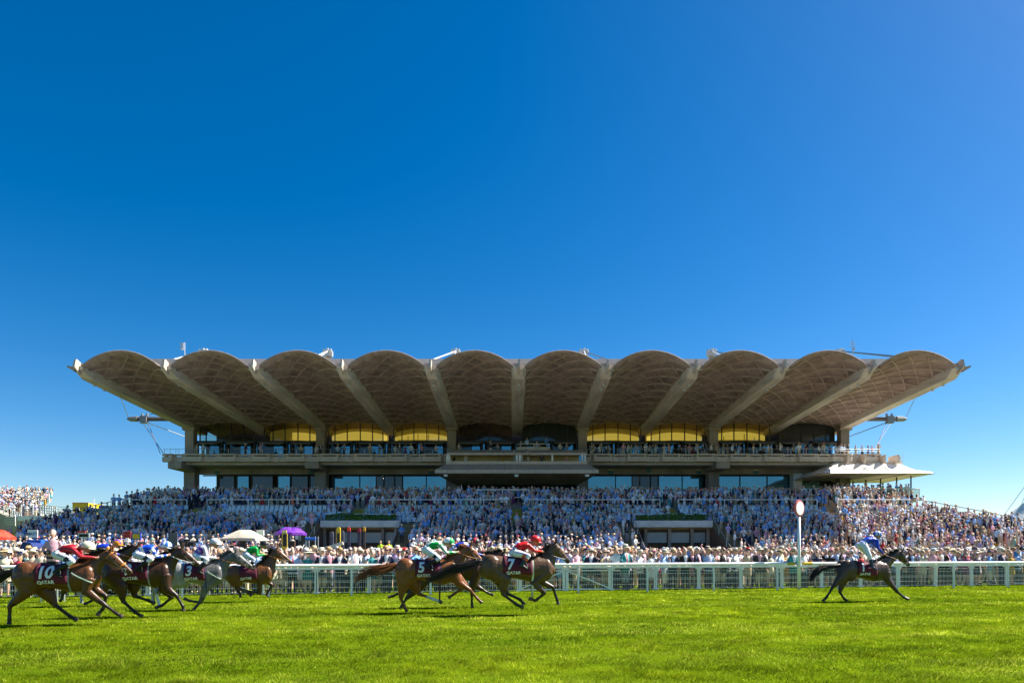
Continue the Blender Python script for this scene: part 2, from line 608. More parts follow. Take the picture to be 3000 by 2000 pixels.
for k in range(10):
    s_ = link('roof_shell', shell_me, GS, ((BX[k] + BX[k + 1]) / 2, YF, 0))
    for rm in rib_meshes:
        link('rib', rm, s_, ((BX[k] + BX[k + 1]) / 2, YF, 0))

# roof beams with their nosing plates
bmv = MB()
def beam_section(Y, zb, wb, zt, wt):
    return [(-wb, Y - YF, zb), (wb, Y - YF, zb), (wt, Y - YF, zt), (-wt, Y - YF, zt)]
secs = [beam_section(69.15, 20.0, 0.35, 20.35, 0.72), beam_section(70.6, z_beam(70.6), 0.52, z_spring(70.6) + 0.2, 0.78)]
for Y in (75, 80, 85, 90, 93.5, 97.0):
    secs.append(beam_section(Y, z_beam(Y), 0.55 + 0.1 * tY(Y), z_spring(Y) + 0.2, 0.80))
vs = [p for s in secs for p in s]; fs = [(3, 2, 1, 0), tuple(len(vs) - 4 + i for i in range(4))]
for i in range(len(secs) - 1):
    for j in range(4):
        fs.append((i * 4 + j, i * 4 + (j + 1) % 4, i * 4 + 4 + (j + 1) % 4, i * 4 + 4 + j))
bmv.add(vs, fs)
beam_me = bmv.mesh('roof_beam', [M_beam])
pl = MB(); pl.prism([(-0.55, 20.1), (0.5, 19.55), (0.5, 20.75), (-0.1, 20.95), (-0.35, 20.9)], 'x', -0.09, 0.09)
pl.box((0, 0.55, 20.35), (1.5, 0.16, 0.75))
plate_me = pl.mesh('nosing_plate', [M_conc_l])
lampb = MB()
lampb.tube([(0, 0, 0), (0, 0, -0.16)], 0.03, 6); lampb.ell((0, 0, -0.26), (0.15, 0.15, 0.13), 10, 6)
flood_me = lampb.mesh('flood_lamp', [M_galv], smooth=True)
for k in range(11):
    b_ = link('roof_beam', beam_me, GS, (BX[k], YF, 0))
    link('nosing_plate', plate_me, b_, (BX[k], YF, 0))
    for Y in (71.8, 73.6):
        link('flood_lamp', flood_me, b_, (BX[k], Y, z_beam(Y)))
    if k in (0, 10):
        s = -1 if k == 0 else 1
        m_ = MB(); m_.prism([(0, 19.75), (s * 0.8, 20.25), (s * 0.76, 20.4), (0, 20.2)], 'y', YF + 0.05, YF + 0.35)
        m_.v = [(p[0] + BX[k] + s * 0.3, p[1], p[2]) for p in m_.v]
        m_.build('gutter_spout', M_conc, b_)
# upstand beam across the roof
m_ = MB(); m_.bx(BX[0] + 0.2, BX[10] - 0.2, 77.6, 78.3, 21.15, 23.45)
for i in range(1, 30):
    m_.bx(BX[0] + i * 3.0 - 0.02, BX[0] + i * 3.0 + 0.02, 77.57, 77.62, 21.15, 23.45)
m_.build('roof_upstand', mat('upstand_concrete', (0.55, 0.53, 0.49), 0.8, noise=0.15, nscale=0.8), GS)
# masts and tie rods above the columns
for i, k in enumerate((0, 2, 4, 6, 8, 10)):
    x = BX[k] + (0.4 if k else 1.0)
    m_ = MB(); m_.tube([(x, 95.5, 19.0), (x, 95.5, 28.7)], [0.55, 0.42], 4)
    mast = m_.build('mast', M_conc, GS)
    h = MB()
    h.box((x, 95.5, 29.15), (1.2, 0.7, 0.75), rz=0.0)
    for a, c_ in ((-0.55, 29.5), (0.5, 29.55), (0.0, 29.65)):
        h.tube([(x + a, 95.1, c_ - 0.3), (x + a * 0.8, 95.0, c_ + 0.15)], 0.17, 8)
        h.tube([(x + a, 95.8, c_ - 0.5), (x + a * 1.1, 95.2, c_ + 0.05)], 0.1, 6)
    h.bar((x - 0.7, 95.1, 28.6), (x + 0.7, 95.1, 29.6), 0.09, 0.09)
    h.bar((x + 0.7, 95.15, 28.6), (x - 0.7, 95.15, 29.6), 0.09, 0.09)
    h.build('mast_head', mat('mast_steel', (0.62, 0.63, 0.64), 0.4, metal=0.5, noise=0.3, nscale=6), mast)
    ends = {0: (4.6, 5.4), 2: (2.0, 2.9), 4: (-1.6, 1.1), 6: (-1.3, 1.3), 8: (-2.8, 2.2), 10: (-6.0, -3.8)}[k]
    if k == 10: ends = (2.2, 4.2)
    if k == 0: ends = (3.6, 4.6)
    for e in ends:
        m_ = MB(); m_.tube([(x, 95.1, 29.4), (x + e, 78.3, 23.42)], 0.085, 6)
        m_.build('tie_rod', M_cable_w if k <= 4 or e < 0 else M_cable, mast)
m_ = MB(); x = BX[0] + 2.1
m_.tube([at(541, 1050, 80), at(541, 1003, 80)], 0.06, 6); m_.box(at(534, 1014, 80), (0.3, 0.3, 0.75))
m_.build('aerial_pole', M_galv, GS)
m_ = MB(); a0 = at(2498, 1050, 80)
m_.tube([a0, at(2498, 994, 80)], 0.05, 6)
for z_, w_ in ((1003, 0.35), (1009, 0.45), (1016, 0.3)):
    m_.bar(at(2498, z_, 80) + Vector((-w_, 0, 0)), at(2498, z_, 80) + Vector((w_, 0, 0)), 0.05, 0.05)
m_.tube([at(2502, 1026, 80), at(2502, 1018, 80)], 0.12, 6)
m_.build('aerial_mast', M_galv, GS)
# outriggers at both ends with stay cables
for s, k in ((-1, 0), (1, 10)):
    xr = BX[k]
    ex = xr + s * 9.6
    m_ = MB(); m_.tube([(xr, 95.5, 20.05), (ex + s * -1.0, 95.5, 20.05)], (0.31), 8)
    og = m_.build('outrigger', mat('outrigger_concrete', (0.13, 0.11, 0.10), 0.8), GS)
    m_ = MB(); m_.tube([(ex - s * 1.2, 95.5, 20.05), (ex - s * 0.2, 95.5, 20.05), (ex + s * 0.25, 95.5, 20.05)], [0.40, 0.36, 0.15], 8)
    m_.tube([(ex - s * 2.0, 95.2, 20.4), (ex - s * 2.0, 95.2, 20.75)], 0.16, 6); m_.tube([(ex - s * 2.7, 95.2, 20.4), (ex - s * 2.7, 95.2, 20.75)], 0.16, 6)
    m_.box((ex - s * 2.2, 95.3, 19.9), (0.9, 0.7, 1.0))
    m_.build('outrigger_head', mat('outrigger_steel', (0.25, 0.25, 0.26), 0.5, metal=0.4), og)
    for a, b_, r_ in (((ex, 95.2, 20.3), (xr - s * 0.2, 76.0, z_beam(76.0) + 0.1), 0.045), ((ex - s * 2.0, 95.2, 19.6), (BX[k] + s * 1.8, 89.6, 14.4), 0.05),
                      ((ex - s * 2.7, 95.2, 19.6), (BX[k] + s * 2.3, 89.8, 14.4), 0.05), ((ex - s * 2.4, 95.2, 19.6), (xr, 95.8, 16.9), 0.07),
                      ((ex - s * 2.3, 95.2, 20.4), (xr + s * 3.4, 96.0, 21.8), 0.045)):
        m_ = MB(); m_.tube([a, b_], r_, 6); m_.build('stay_cable', M_cable_w if s < 0 and r_ > 0.06 else M_cable, og)

# columns
for k in (0, 2, 4, 6, 8, 10):
    m_ = MB(); m_.bx(BX[k] - 0.6, BX[k] + 0.6, 92.9, 94.1, 14.0, 18.35)
    m_.bx(BX[k] - 0.85, BX[k] + 0.85, 92.6, 94.3, 18.0, 18.9)
    m_.build('column', M_conc_d, GS, bevel=0.05)
    m_ = MB(); m_.bx(BX[k] - 0.75, BX[k] + 0.75, 92.9, 94.4, 0.0, 13.1); m_.bx(BX[k] - 0.9, BX[k] + 0.9, 88.9, 94.5, 12.35, 13.2)
    m_.build('column', M_conc_d, GS, bevel=0.05)

# floors, back wall and rooms
m_ = MB(); m_.bx(BX[0] - 1.6, BX[10] + 2.6, 89.7, 104.0, 13.45, 14.0)
m_.build('balcony_floor', M_conc, GS)
m_ = MB(); m_.bx(BX[0] - 0.5, BX[10] + 1.5, 90.1, 94.3, 12.95, 13.42); m_.build('balcony_ledge', M_conc_l, GS)
m_ = MB(); m_.bx(BX[0] - 0.7, BX[10] + 0.7, 94.15, 94.9, 12.18, 12.94); m_.build('lintel_beam', M_conc_d, GS)
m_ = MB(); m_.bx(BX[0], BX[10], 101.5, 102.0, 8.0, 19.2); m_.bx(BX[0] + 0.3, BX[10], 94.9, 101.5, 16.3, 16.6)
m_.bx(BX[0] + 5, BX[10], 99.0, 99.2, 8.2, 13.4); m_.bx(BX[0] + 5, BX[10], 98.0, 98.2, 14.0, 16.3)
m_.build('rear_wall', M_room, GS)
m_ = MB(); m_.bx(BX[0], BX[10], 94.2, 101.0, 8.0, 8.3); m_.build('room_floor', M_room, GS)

# arched glazing under every shell, pane by pane
GLOWBAY = {1, 2, 3, 6, 7, 8}
ZG0 = 16.85
for k in range(10):
    xc = (BX[k] + BX[k + 1]) / 2
    edges = [-3.75, -2.55, -0.9, 0.9, 2.55, 3.75] if k % 2 else [-3.75, -2.9, -1.2, 0.6, 2.3, 3.75]
    for i in range(len(edges) - 1):
        a, b_ = edges[i] + 0.05, edges[i + 1] - 0.05
        tops = [(xc + lerp(b_, a, j / 6), z_shell(lerp(b_, a, j / 6) / HW, YB) - 0.02) for j in range(7)]
        p = MB(); p.prism([(xc + a, ZG0), (xc + b_, ZG0)] + tops, 'y', YB, YB + 0.04)
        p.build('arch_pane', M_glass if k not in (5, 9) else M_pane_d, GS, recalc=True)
    m_ = MB()
    for e in edges:
        m_.bx(xc + e - 0.06, xc + e + 0.06, YB - 0.08, YB + 0.1, ZG0 - 0.05, z_shell(max(-0.99, min(0.99, e / HW)), YB) + 0.02)
    m_.bx(xc - 4.4, xc + 4.4, YB - 0.1, YB + 0.12, ZG0 - 0.22, ZG0)
    m_.build('glazing_mullions', M_dark, GS)
    if k in GLOWBAY:
        # added glowing arches behind the glass, in place of sunlight on the vault
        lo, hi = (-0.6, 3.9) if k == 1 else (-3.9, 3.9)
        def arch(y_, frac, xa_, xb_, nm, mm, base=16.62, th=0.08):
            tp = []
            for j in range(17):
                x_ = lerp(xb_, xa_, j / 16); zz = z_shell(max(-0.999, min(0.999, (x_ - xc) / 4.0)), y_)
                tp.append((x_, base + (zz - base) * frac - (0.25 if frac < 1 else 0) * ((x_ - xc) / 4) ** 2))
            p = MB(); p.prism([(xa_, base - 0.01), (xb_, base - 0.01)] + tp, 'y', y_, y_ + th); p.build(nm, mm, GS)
        arch(97.4, 1.02, xc - 3.95, xc + 3.95, 'dim_glow_gable', M_ylow)
        arch(96.8, 0.66 + 0.05 * (k % 3), xc + lo, xc + hi, 'inner_glow_panel', M_glow)
        arch(96.2, 0.22, xc - 2.6, xc + 2.9, 'dim_glow_arch', M_ylow)  # low dim arch, shapes the lower edge of the glow
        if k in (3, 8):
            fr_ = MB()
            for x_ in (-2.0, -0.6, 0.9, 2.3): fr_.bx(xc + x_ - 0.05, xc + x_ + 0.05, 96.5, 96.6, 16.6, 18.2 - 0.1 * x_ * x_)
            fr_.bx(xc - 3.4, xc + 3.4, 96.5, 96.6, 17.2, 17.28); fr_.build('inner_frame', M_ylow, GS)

# hospitality boxes: frame, canopy, doors; two per bay
for k in range(20):
    xa = BX[0] + k * BAYW / 2 + 0.35; xb = xa + 3.8
    if k % 4 == 0: xa += 0.6
    if k % 4 == 3: xb -= 0.5
    f = MB()
    f.bx(xa - 0.2, xb + 0.2, 93.4, 94.5, 16.42, 16.63)
    for x_ in (xa, xb): f.bx(x_ - 0.09, x_ + 0.09, 93.5, 93.7, 14.0, 16.42)
    f.bx(xb + 0.1, xb + 0.35, 93.9, 94.3, 14.0, 16.42)
    fr = f.build('box_frame', M_dark, GS)
    c = MB(); c.add([(xa + 0.15, 93.35, 16.38), (xb - 0.15, 93.35, 16.38), (xb - 0.45, 92.55, 16.12), (xa + 0.45, 92.55, 16.12),
                     (xa + 0.15, 93.35, 16.43), (xb - 0.15, 93.35, 16.43), (xb - 0.45, 92.55, 16.17), (xa + 0.45, 92.55, 16.17)],
                    [(0, 1, 2, 3), (7, 6, 5, 4), (0, 4, 5, 1), (1, 5, 6, 2), (2, 6, 7, 3), (3, 7, 4, 0)])
    c.build('box_canopy', mat('canopy_metal', (0.25, 0.25, 0.24), 0.5), fr)
    w = xb - xa
    offs = random.choice(((0.55, 0.9), (0.52, 0.86), (0.18, 0.45), (0.5, 0.85)))
    p = MB(); p.box((xa + w * (offs[0] + offs[1]) / 2, 93.75, 15.2), (w * (offs[1] - offs[0]), 0.05, 2.05), rz=random.uniform(-0.1, 0.25))
    p.build('glass_door', M_pane, fr)
    p = MB(); p.bx(xb + 0.12, xb + 0.32, 93.84, 93.88, 14.1, 16.3); p.build('side_pane', M_pane, fr)
    p = MB(); p.bx(xa + 0.12, xa + w * offs[0] - 0.1, 94.0, 94.05, 14.1, 16.3); p.build('window_pane', M_pane_d if random.random() < 0.7 else M_glass, fr)
    p = MB(); p.bx(xa + 0.05, xb + 0.2, 95.8, 95.9, 14.0, 16.3); p.build('box_back_wall', mat('box_wall', (0.16, 0.12, 0.08), 0.9), fr)

# balcony parapet, unit by unit, with hand rail
def parapet(xa, xb, first=False, y0=89.0):
    w = xb - xa; s = 0.42
    poly = [(xa + 0.02, y0 + s), (xa + w * 0.16, y0 + s), (xa + w * 0.24, y0), (xb - w * 0.24, y0), (xb - w * 0.16, y0 + s), (xb - 0.02, y0 + s), (xb - 0.02, y0 + s + 0.5), (xa + 0.02, y0 + s + 0.5)]
    m_ = MB(); m_.prism(poly, 'z', 13.28, 13.93)
    p = m_.build('parapet_panel', M_fasc, GS)
    m_ = MB(); m_.prism([(x_, y_ - 0.03) for x_, y_ in poly], 'z', 14.09, 14.30)
    for u in (0.16, 0.27, 0.73, 0.84):
        m_.bx(xa + w * u - 0.13, xa + w * u + 0.13, y0 + 0.1 + (s if u in (0.16, 0.84) else 0), y0 + s + 0.4, 13.93, 14.09)
    m_.build('coping', M_fasc, p)
    m_ = MB()
    for x_ in (xa + 0.2, xa + w * 0.5, xb - 0.2): m_.tube([(x_, y0 + s + 0.25, 14.3), (x_, y0 + s + 0.25, 14.98)], 0.03, 5)
    m_.tube([(xa, y0 + s + 0.25, 14.98), (xb, y0 + s + 0.25, 14.98)], 0.03, 5)
    m_.tube([(xa, y0 + s + 0.25, 14.7), (xb, y0 + s + 0.25, 14.7)], 0.012, 4)
    m_.build('hand_rail', M_galv, p)
xs = [BX[0] + BAYW / 2 * i for i in range(0, 21)]
for i in range(20):
    if -9.2 < (xs[i] + xs[i + 1]) / 2 < 10.2: continue
    parapet(xs[i], xs[i + 1])
parapet(BX[0] - 1.9, BX[0]); parapet(BX[10], BX[10] + 3.0)
# right-hand balcony end: pale boxes below the parapet
m_ = MB()
for x_ in (BX[10] - 1.9, BX[10] + 0.3, BX[10] + 2.9, BX[10] + 4.6): m_.bx(x_ - 0.1, x_ + 0.1, 88.2, 90.5, 13.0, 14.05)
m_.bx(BX[10] - 2.6, BX[10] + 5.6, 89.0, 92.0, 13.0, 13.2); m_.bx(BX[10] + 5.0, BX[10] + 5.9, 90.0, 90.3, 13.1, 14.1)
m_.build('press_gallery', M_fasc, GS)

# lower storey windows
for s in range(5):
    xa, xb = BX[2 * s] + 0.8, BX[2 * s + 2] - 0.8
    if s == 2: continue
    if s == 0:
        pat = [(2.3, 2.0, 0), (4.8, 1.55, 1), (6.9, 2.8, 0), (10.5, 1.6, 1), (12.4, 2.2, 0), (15.0, 0.9, 2), (16.0, 1.4, 1)]
    elif s == 4:
        pat = [(0.2, 3.3, 3), (3.6, 3.7, 3), (7.4, 3.6, 3), (11.2, 3.5, 3), (14.9, 1.4, 0)]
    else:
        pat = [(0.2, 3.8, 3), (4.1, 2.2, 3), (6.4, 0.9, 2), (7.5, 1.3, 0), (9.0, 0.9, 2), (10.1, 3.2, 3), (13.4, 2.9, 3)]
    m_ = MB(); m_.bx(xa, xb, 95.3, 95.6, 12.05, 12.2)
    for off, w, kd in pat: m_.bx(xa + off - 0.12, xa + off - 0.02, 95.2, 95.6, 8.3, 12.05)
    fr = m_.build('window_frame', M_dark, GS)
    for off, w, kd in pat:
        p = MB(); p.bx(xa + off, xa + off + w, 95.35, 95.4, 8.35, 12.0)
        p.build('pane', {0: M_pane_d, 1: M_pane, 2: M_pane_d, 3: M_pane}[kd], fr)
    for off in (3, 7, 11, 15):
        if s in (0, 1, 3):
            m_ = MB(); m_.box((xa + off + random.uniform(-0.5, 0.5), 97, 11.9), (0.18, 0.18, 0.06)); m_.build('down_light', mat('down_light', (1, 0.9, 0.7), emis=(1, 0.85, 0.6), estr=4), fr)
# small signs on the lintel
for x_ in (636, 910, 1263, 1789, 2048, 2216):
    m_ = MB(); c_ = at(x_, 1385, 93.9); m_.box((c_.x, 93.98, 12.42), (0.75, 0.05, 0.36)); m_.box((c_.x, 93.97, 12.76), (0.72, 0.05, 0.2), 1)
    m_.build('block_sign', [mat('teal_sign', (0.03, 0.14, 0.17), 0.5), mat('cream_sign', (0.5, 0.45, 0.35), 0.6)], GS)
m_ = MB(); c_ = at(1901, 1378, 93.9); m_.lathe([(0.0, -0.03), (0.36, -0.03), (0.36, 0.03), (0.0, 0.03)], (c_.x, 93.9, 12.72), 20, rot=Matrix.Rotation(R(90), 3, 'X'))
m_.build('round_plaque', mat('teal_sign', (0.03, 0.14, 0.17)), GS)

# central two-tier box
CB = thing('commentary_box', 'pale clad two-tier box jutting from the middle of the grandstand balcony', 'box', (X0, 86, 11))
xl0, xr0 = at(1274, 0, 83).x, at(1754, 0, 83).x
xl1, xr1 = at(1308, 0, 86).x, at(1719, 0, 86).x
def sloped_panels(xlt, xrt, xlb, xrb, yt, yb, zt, zb, n, name):
    for i in range(n):
        g_ = 0.012
        u0, u1 = i / n, (i + 1) / n
        a, b_, c_, d_ = lerp(xlt, xrt, u0) + g_, lerp(xlt, xrt, u1) - g_, lerp(xlb, xrb, u1) - g_, lerp(xlb, xrb, u0) + g_
        v = [(d_, yb, zb), (c_, yb, zb), (b_, yt, zt), (a, yt, zt), (d_, yb + 0.15, zb), (c_, yb + 0.15, zb), (b_, yt + 0.15, zt), (a, yt + 0.15, zt)]
        m_ = MB(); m_.add(v, [(0, 1, 2, 3), (7, 6, 5, 4), (0, 4, 5, 1), (1, 5, 6, 2), (2, 6, 7, 3), (3, 7, 4, 0)]); m_.build(name, M_fasc, CB)
sloped_panels(xl1, xr1, xl0, xr0, 85.2, 83.0, 12.42, 11.50, 26, 'sloped_panel')
sloped_panels(xl0, xr0, xl0, xr0, 82.97, 82.97, 11.49, 11.06, 26, 'fascia_panel')
sloped_panels(xl1 + 0.4, xr1 - 0.4, xl1, xr1, 88.0, 86.0, 14.62, 13.98, 22, 'sloped_panel')
sloped_panels(xl1, xr1, xl1, xr1, 85.97, 85.97, 13.97, 13.70, 22, 'fascia_panel')
sloped_panels(xl1, xr1, xl1, xr1, 85.17, 85.17, 12.80, 12.45, 22, 'fascia_panel')
for s, (xa, xb) in ((-1, (xl0, xl1)), (1, (xr0, xr1))):
    m_ = MB(); m_.add([(xa, 83.02, 11.06), (xa, 83.02, 11.49), (xb, 85.2, 12.42), (xb, 90, 12.42), (xb, 90, 11.06)], [(0, 1, 2, 3, 4)]); m_.build('side_cheek', M_fasc, CB)
m_ = MB(); m_.add([(xl0, 83.1, 11.06), (xr0, 83.1, 11.06), (xr0 - 1.8, 90, 10.35), (xl0 + 1.8, 90, 10.35)], [(0, 1, 2, 3)])
m_.bx(xl1 + 0.05, xr1 - 0.05, 85.3, 92, 12.2, 12.45); m_.build('soffit', M_conc_d, CB)
m_ = MB(); m_.bx(xl1 + 0.1, xr1 - 0.1, 88.6, 88.8, 12.4, 14.0); m_.bx(xl1 + 0.1, xr1 - 0.1, 86.1, 92, 13.85, 13.97); m_.build('inner_wall', mat('cream_wall', (0.55, 0.43, 0.28), 0.8), CB)
m_ = MB(); m_.bx(xl1 + 0.4, xr1 - 0.4, 87.8, 92, 13.98, 14.02); m_.build('upper_deck', M_conc, CB)
for x_ in (1310, 1316, 1514, 1523, 1618, 1706, 1714):
    m_ = MB(); c_ = at(x_, 0, 85.9); m_.bx(c_.x - 0.1, c_.x + 0.1, 85.85, 86.05, 12.8, 13.7); m_.build('post', M_white, CB)
m_ = MB(); c_ = at(1522, 0, 86); m_.bx(c_.x - 0.4, c_.x + 0.4, 86.2, 86.3, 12.8, 13.7); m_.build('screen_panel', mat('grey_panel', (0.5, 0.5, 0.48)), CB)
m_ = MB(); c_ = at(1704, 0, 86); m_.bx(c_.x - 0.3, c_.x + 0.3, 86.2, 86.25, 12.8, 13.7); m_.build('end_pane', M_pane, CB)
for x_ in (1306, 1513, 1720):
    m_ = MB(); c_ = at(x_, 1393, 83.6); m_.box((c_.x, 83.6, 10.8), (0.42, 0.4, 0.2)); m_.bx(c_.x - 0.3, c_.x + 0.3, 83.4, 83.8, 10.9, 10.96); m_.bx(c_.x - 0.05, c_.x + 0.05, 83.5, 83.6, 10.9, 11.1)
    m_.build('flood_lamp', M_white, CB)
# judge's roof booth on the centre
m_ = MB(); a_, b_ = at(1515, 0, 88.5), at(1612, 0, 88.5); m_.bx(a_.x, b_.x, 88.3, 90.5, 14.6, 15.05)
m_.build('camera_platform', M_conc_l, CB)
m_ = MB()
for x_ in (1524, 1564, 1582, 1602): m_.tube([(at(x_, 0, 88.4).x, 88.4, 15.05), (at(x_, 0, 88.4).x, 88.4, 15.45)], 0.03, 5)
m_.tube([(a_.x, 88.4, 15.45), (b_.x, 88.4, 15.45)], 0.03, 5); m_.build('hand_rail', M_white, CB)
for x_, rz in ((1512, -0.5), (1540, 0.5)):
    m_ = MB(); c_ = at(x_, 1318, 85.8); m_.tube([c_, c_ + Vector((rz * 0.5, -0.5, -0.35))], [0.16, 0.2], 8); m_.build('spot_lamp', M_galv, CB)
# dark doorway wall under the central box
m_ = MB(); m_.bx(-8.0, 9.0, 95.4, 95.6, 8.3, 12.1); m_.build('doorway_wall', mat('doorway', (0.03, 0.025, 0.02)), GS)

# ------------------------------------------------------------------ terraces
TR = thing('terrace', 'stepped concrete spectator terrace with white seats in front of the grandstand', 'terrace', (0, 75, 0))
TXL, TXR = -48.5, 52.0
PL = [(-19.4, -11.4), (12.3, 20.3)]           # the two planter bays that interrupt the lower terrace
ROWS_LO = [61.5 + 0.95 * i for i in range(9)]
ROWS_UP = [70.4 + 0.86 * i for i in range(9)]
def tz(Y):
    """terrace floor height"""
    if Y < 61.5: return 0.0
    if Y < 70.4: return 0.6 + 0.40 * min(8, int((Y - 61.5) / 0.95 + 1e-6))
    return 4.25 + 0.365 * min(8, int((Y - 70.4) / 0.86 + 1e-6))
def xlim(Y):
    d_ = max(0, min(8, Y - 70)); return TXL + d_ * 0.95, TXR - d_ * 1.3
for Y in ROWS_LO:
    for xa, xb in ((TXL, PL[0][0] - 1.8), (PL[0][1] + 1.8, PL[1][0] - 1.8), (PL[1][1] + 1.8, TXR)):
        m_ = MB(); m_.bx(xa, xb, Y, 70.5, tz(Y) - 0.42 if Y > 62 else 0.0, tz(Y)); m_.build('step', M_conc, TR)
for Y in ROWS_UP:
    m_ = MB(); xa, xb = xlim(Y); m_.bx(xa, xb, Y, 80.0, tz(Y) - 0.38, tz(Y)); m_.build('step', M_conc, TR)
ZC = tz(90)
m_ = MB(); m_.bx(xlim(80)[0], xlim(80)[1], 79.5, 95.2, ZC - 0.5, ZC - 0.004); m_.bx(xlim(80)[0], xlim(80)[1], 72.6, 95, 0, 4.6); m_.bx(TXL + 0.5, TXR - 0.5, 70.7, 72.5, 0, 4.2)
m_.build('terrace_base', M_conc_d, TR)
# painted yellow aisle steps
for xa, y0 in ((-16.6, 70.2), (0.4, 70.2), (17.2, 70.2), (-34.5, 70.2), (34.5, 70.2), (46.0, 60.0)):
    st = MB()
    for Y in ROWS_UP + (ROWS_LO if y0 < 65 else []):
        if Y < y0 or Y > 75.2: continue
        st.bx(xa - 0.65, xa + 0.65, Y - 0.012, Y + 0.42, tz(Y) - 0.36, tz(Y) + 0.14)
    kindof(st.build('aisle_steps', M_yel, TR), 'stuff')
# stairs beside the planter bays
for xa in (PL[0][0] - 0.9, PL[0][1] + 0.9, PL[1][0] - 0.9, PL[1][1] + 0.9):
    n = 22
    for i in range(n):
        m_ = MB(); z1 = 4.45 * (i + 1) / n; y1 = 61.5 + 8.6 * i / n
        m_.bx(xa - 0.85, xa + 0.85, y1, y1 + 0.45, max(0, z1 - 0.35), z1); m_.build('stair_tread', mat('stair_concrete', (0.27, 0.19, 0.09), 0.85, noise=0.3, nscale=5), TR)
    for s in (-1, 1):
        m_ = MB(); xx = xa + s * 0.9
        m_.prism([(61.3, 0), (70.1, 0), (70.1, 4.6), (61.3, 0.35)], 'x', xx - 0.06, xx + 0.06); m_.build('stair_wall', M_brick, TR)
        m_ = MB()
        for i in range(4):
            y1 = 62.2 + 2.4 * i; zz = 0.45 + 4.4 * (y1 - 61.5) / 8.6; m_.tube([(xx, y1, zz), (xx, y1, zz + 0.75)], 0.03, 5)
        m_.tube([(xx, 61.6, 1.15), (xx, 70, 5.45)], 0.035, 5); m_.build('stair_rail', M_galv, TR)
# planter bays with hedge, slab and ground-floor windows
HEDGE_N = 2600
for (xa, xb) in PL:
    lab = 'long green hedge in the concrete planter, left of the two' if xa < 0 else 'long green hedge in the concrete planter, right of the two'
    m_ = MB(); m_.prism([(69.0, 4.05), (69.0, 4.72), (69.9, 4.78), (70.6, 4.5), (70.6, 4.0), (69.3, 3.98)], 'x', xa, xb); m_.build('planter_slab', mat('planter_concrete', (0.60, 0.58, 0.55), 0.85, noise=0.2, nscale=1.0), TR, bevel=0.03)
    m_ = MB(); m_.bx(xa, xb, 70.6, 71.0, 0, 4.4); m_.build('room_wall', mat('brown_wall', (0.13, 0.085, 0.06), 0.9, noise=0.2, nscale=2), TR)
    for x_ in (xa + 0.05, xa + 1.25, xa + 3.7, xa + 6.0, xb - 0.35): 
        m_ = MB(); m_.bx(x_, x_ + 0.3, 69.9, 70.2, 0, 4.0); m_.build('pier', M_conc_d, TR)
    for x_, w in ((xa + 1.6, 2.05), (xa + 4.05, 1.9), (xa + 6.35, 1.25)):
        m_ = MB(); m_.bx(x_, x_ + w, 70.3, 70.34, 2.5, 3.55); m_.build('window_pane', mat('frosted_pane', (0.30, 0.35, 0.37), 0.25, noise=0.1), TR)
        m_ = MB(); m_.bx(x_, x_ + w, 70.28, 70.36, 2.38, 2.5); m_.build('window_sill', M_dark, TR)
    hv = MB()
    n = HEDGE_N
    px = RNG.random(n) * (xb - xa - 0.8) + xa + 0.4; py = 69.15 + RNG.random(n) * 0.8
    top = 5.12 + 0.28 * vnoise(px * 1.5, py * 0 + 3, 7) + 0.1 * vnoise(px * 5, py * 3, 8)
    pz = 4.62 + (top - 4.62) * RNG.random(n) ** 0.6
    a_ = RNG.normal(0, 1, (n, 3)); b_ = RNG.normal(0, 1, (n, 3)); a_ /= np.linalg.norm(a_, axis=1)[:, None]; b_ /= np.linalg.norm(b_, axis=1)[:, None]
    P = np.stack([px, py, pz], 1)[:, None, :]; sz = (0.07 + 0.06 * RNG.random(n))[:, None]
    V = np.concatenate([P - (a_ * sz)[:, None], P + (b_ * sz)[:, None], P + (a_ * sz)[:, None]], 1).reshape(-1, 3)
    cl = np.array([0.06, 0.15, 0.012])[None] * (0.5 + RNG.random(n))[:, None]
    o = link('hedge', np_mesh('hedge', V - np.array([xa, 69.5, 4.7]), np.arange(3 * n).reshape(-1, 3), cl, mat('leaf', (1, 1, 1), 0.6, attr='col')), None, (xa, 69.5, 4.7))
    tag(o, lab, 'hedge')
# rails on the terrace
def rail_run(xa, xb, Y, z, post=1.6, m=M_white, parent=TR, h=0.95, r=0.035, name='terrace_rail'):
    m_ = MB(); n = max(1, int((xb - xa) / post))
    for i in range(n + 1):
        x_ = lerp(xa, xb, i / n); m_.tube([(x_, Y, z), (x_, Y, z + h)], r, 5)
    m_.tube([(xa, Y, z + h), (xb, Y, z + h)], r, 6); m_.tube([(xa, Y, z + h * 0.5), (xb, Y, z + h * 0.5)], r * 0.5, 4)
    return m_.build(name, m, parent)
for xa, xb in ((-42.5, -35.6), (-33.4, -17.6), (-15.6, -0.6), (1.4, 16.2), (18.2, 33.4), (35.6, 43.5)):
    rail_run(xa, xb, 74.75, tz(74.7) + 0.0, 2.2, h=1.18, r=0.055)
for (xa, xb) in PL: rail_run(xa + 0.3, xb - 0.2, 70.5, 4.5, 1.5, h=0.95, r=0.05)
for xa, xb in ((-47.5, -40.0), (-9.0, -2.0), (2.0, 9.0), (24.5, 30.0)): rail_run(xa, xb, 65.35, tz(65.5), 2.4, r=0.05)
m_ = MB()
for x_ in (-3.9, -1.05, 1.9): m_.tube([(x_, 76.0, tz(76)), (x_, 76.0, 8.45)], 0.05, 5)
m_.tube([(-3.9, 76.0, 8.45), (1.9, 76.0, 8.45)], 0.05, 5); m_.tube([(-3.9, 76.0, 7.6), (1.9, 76.0, 7.6)], 0.04, 5); m_.build('tall_rail', M_white, TR)
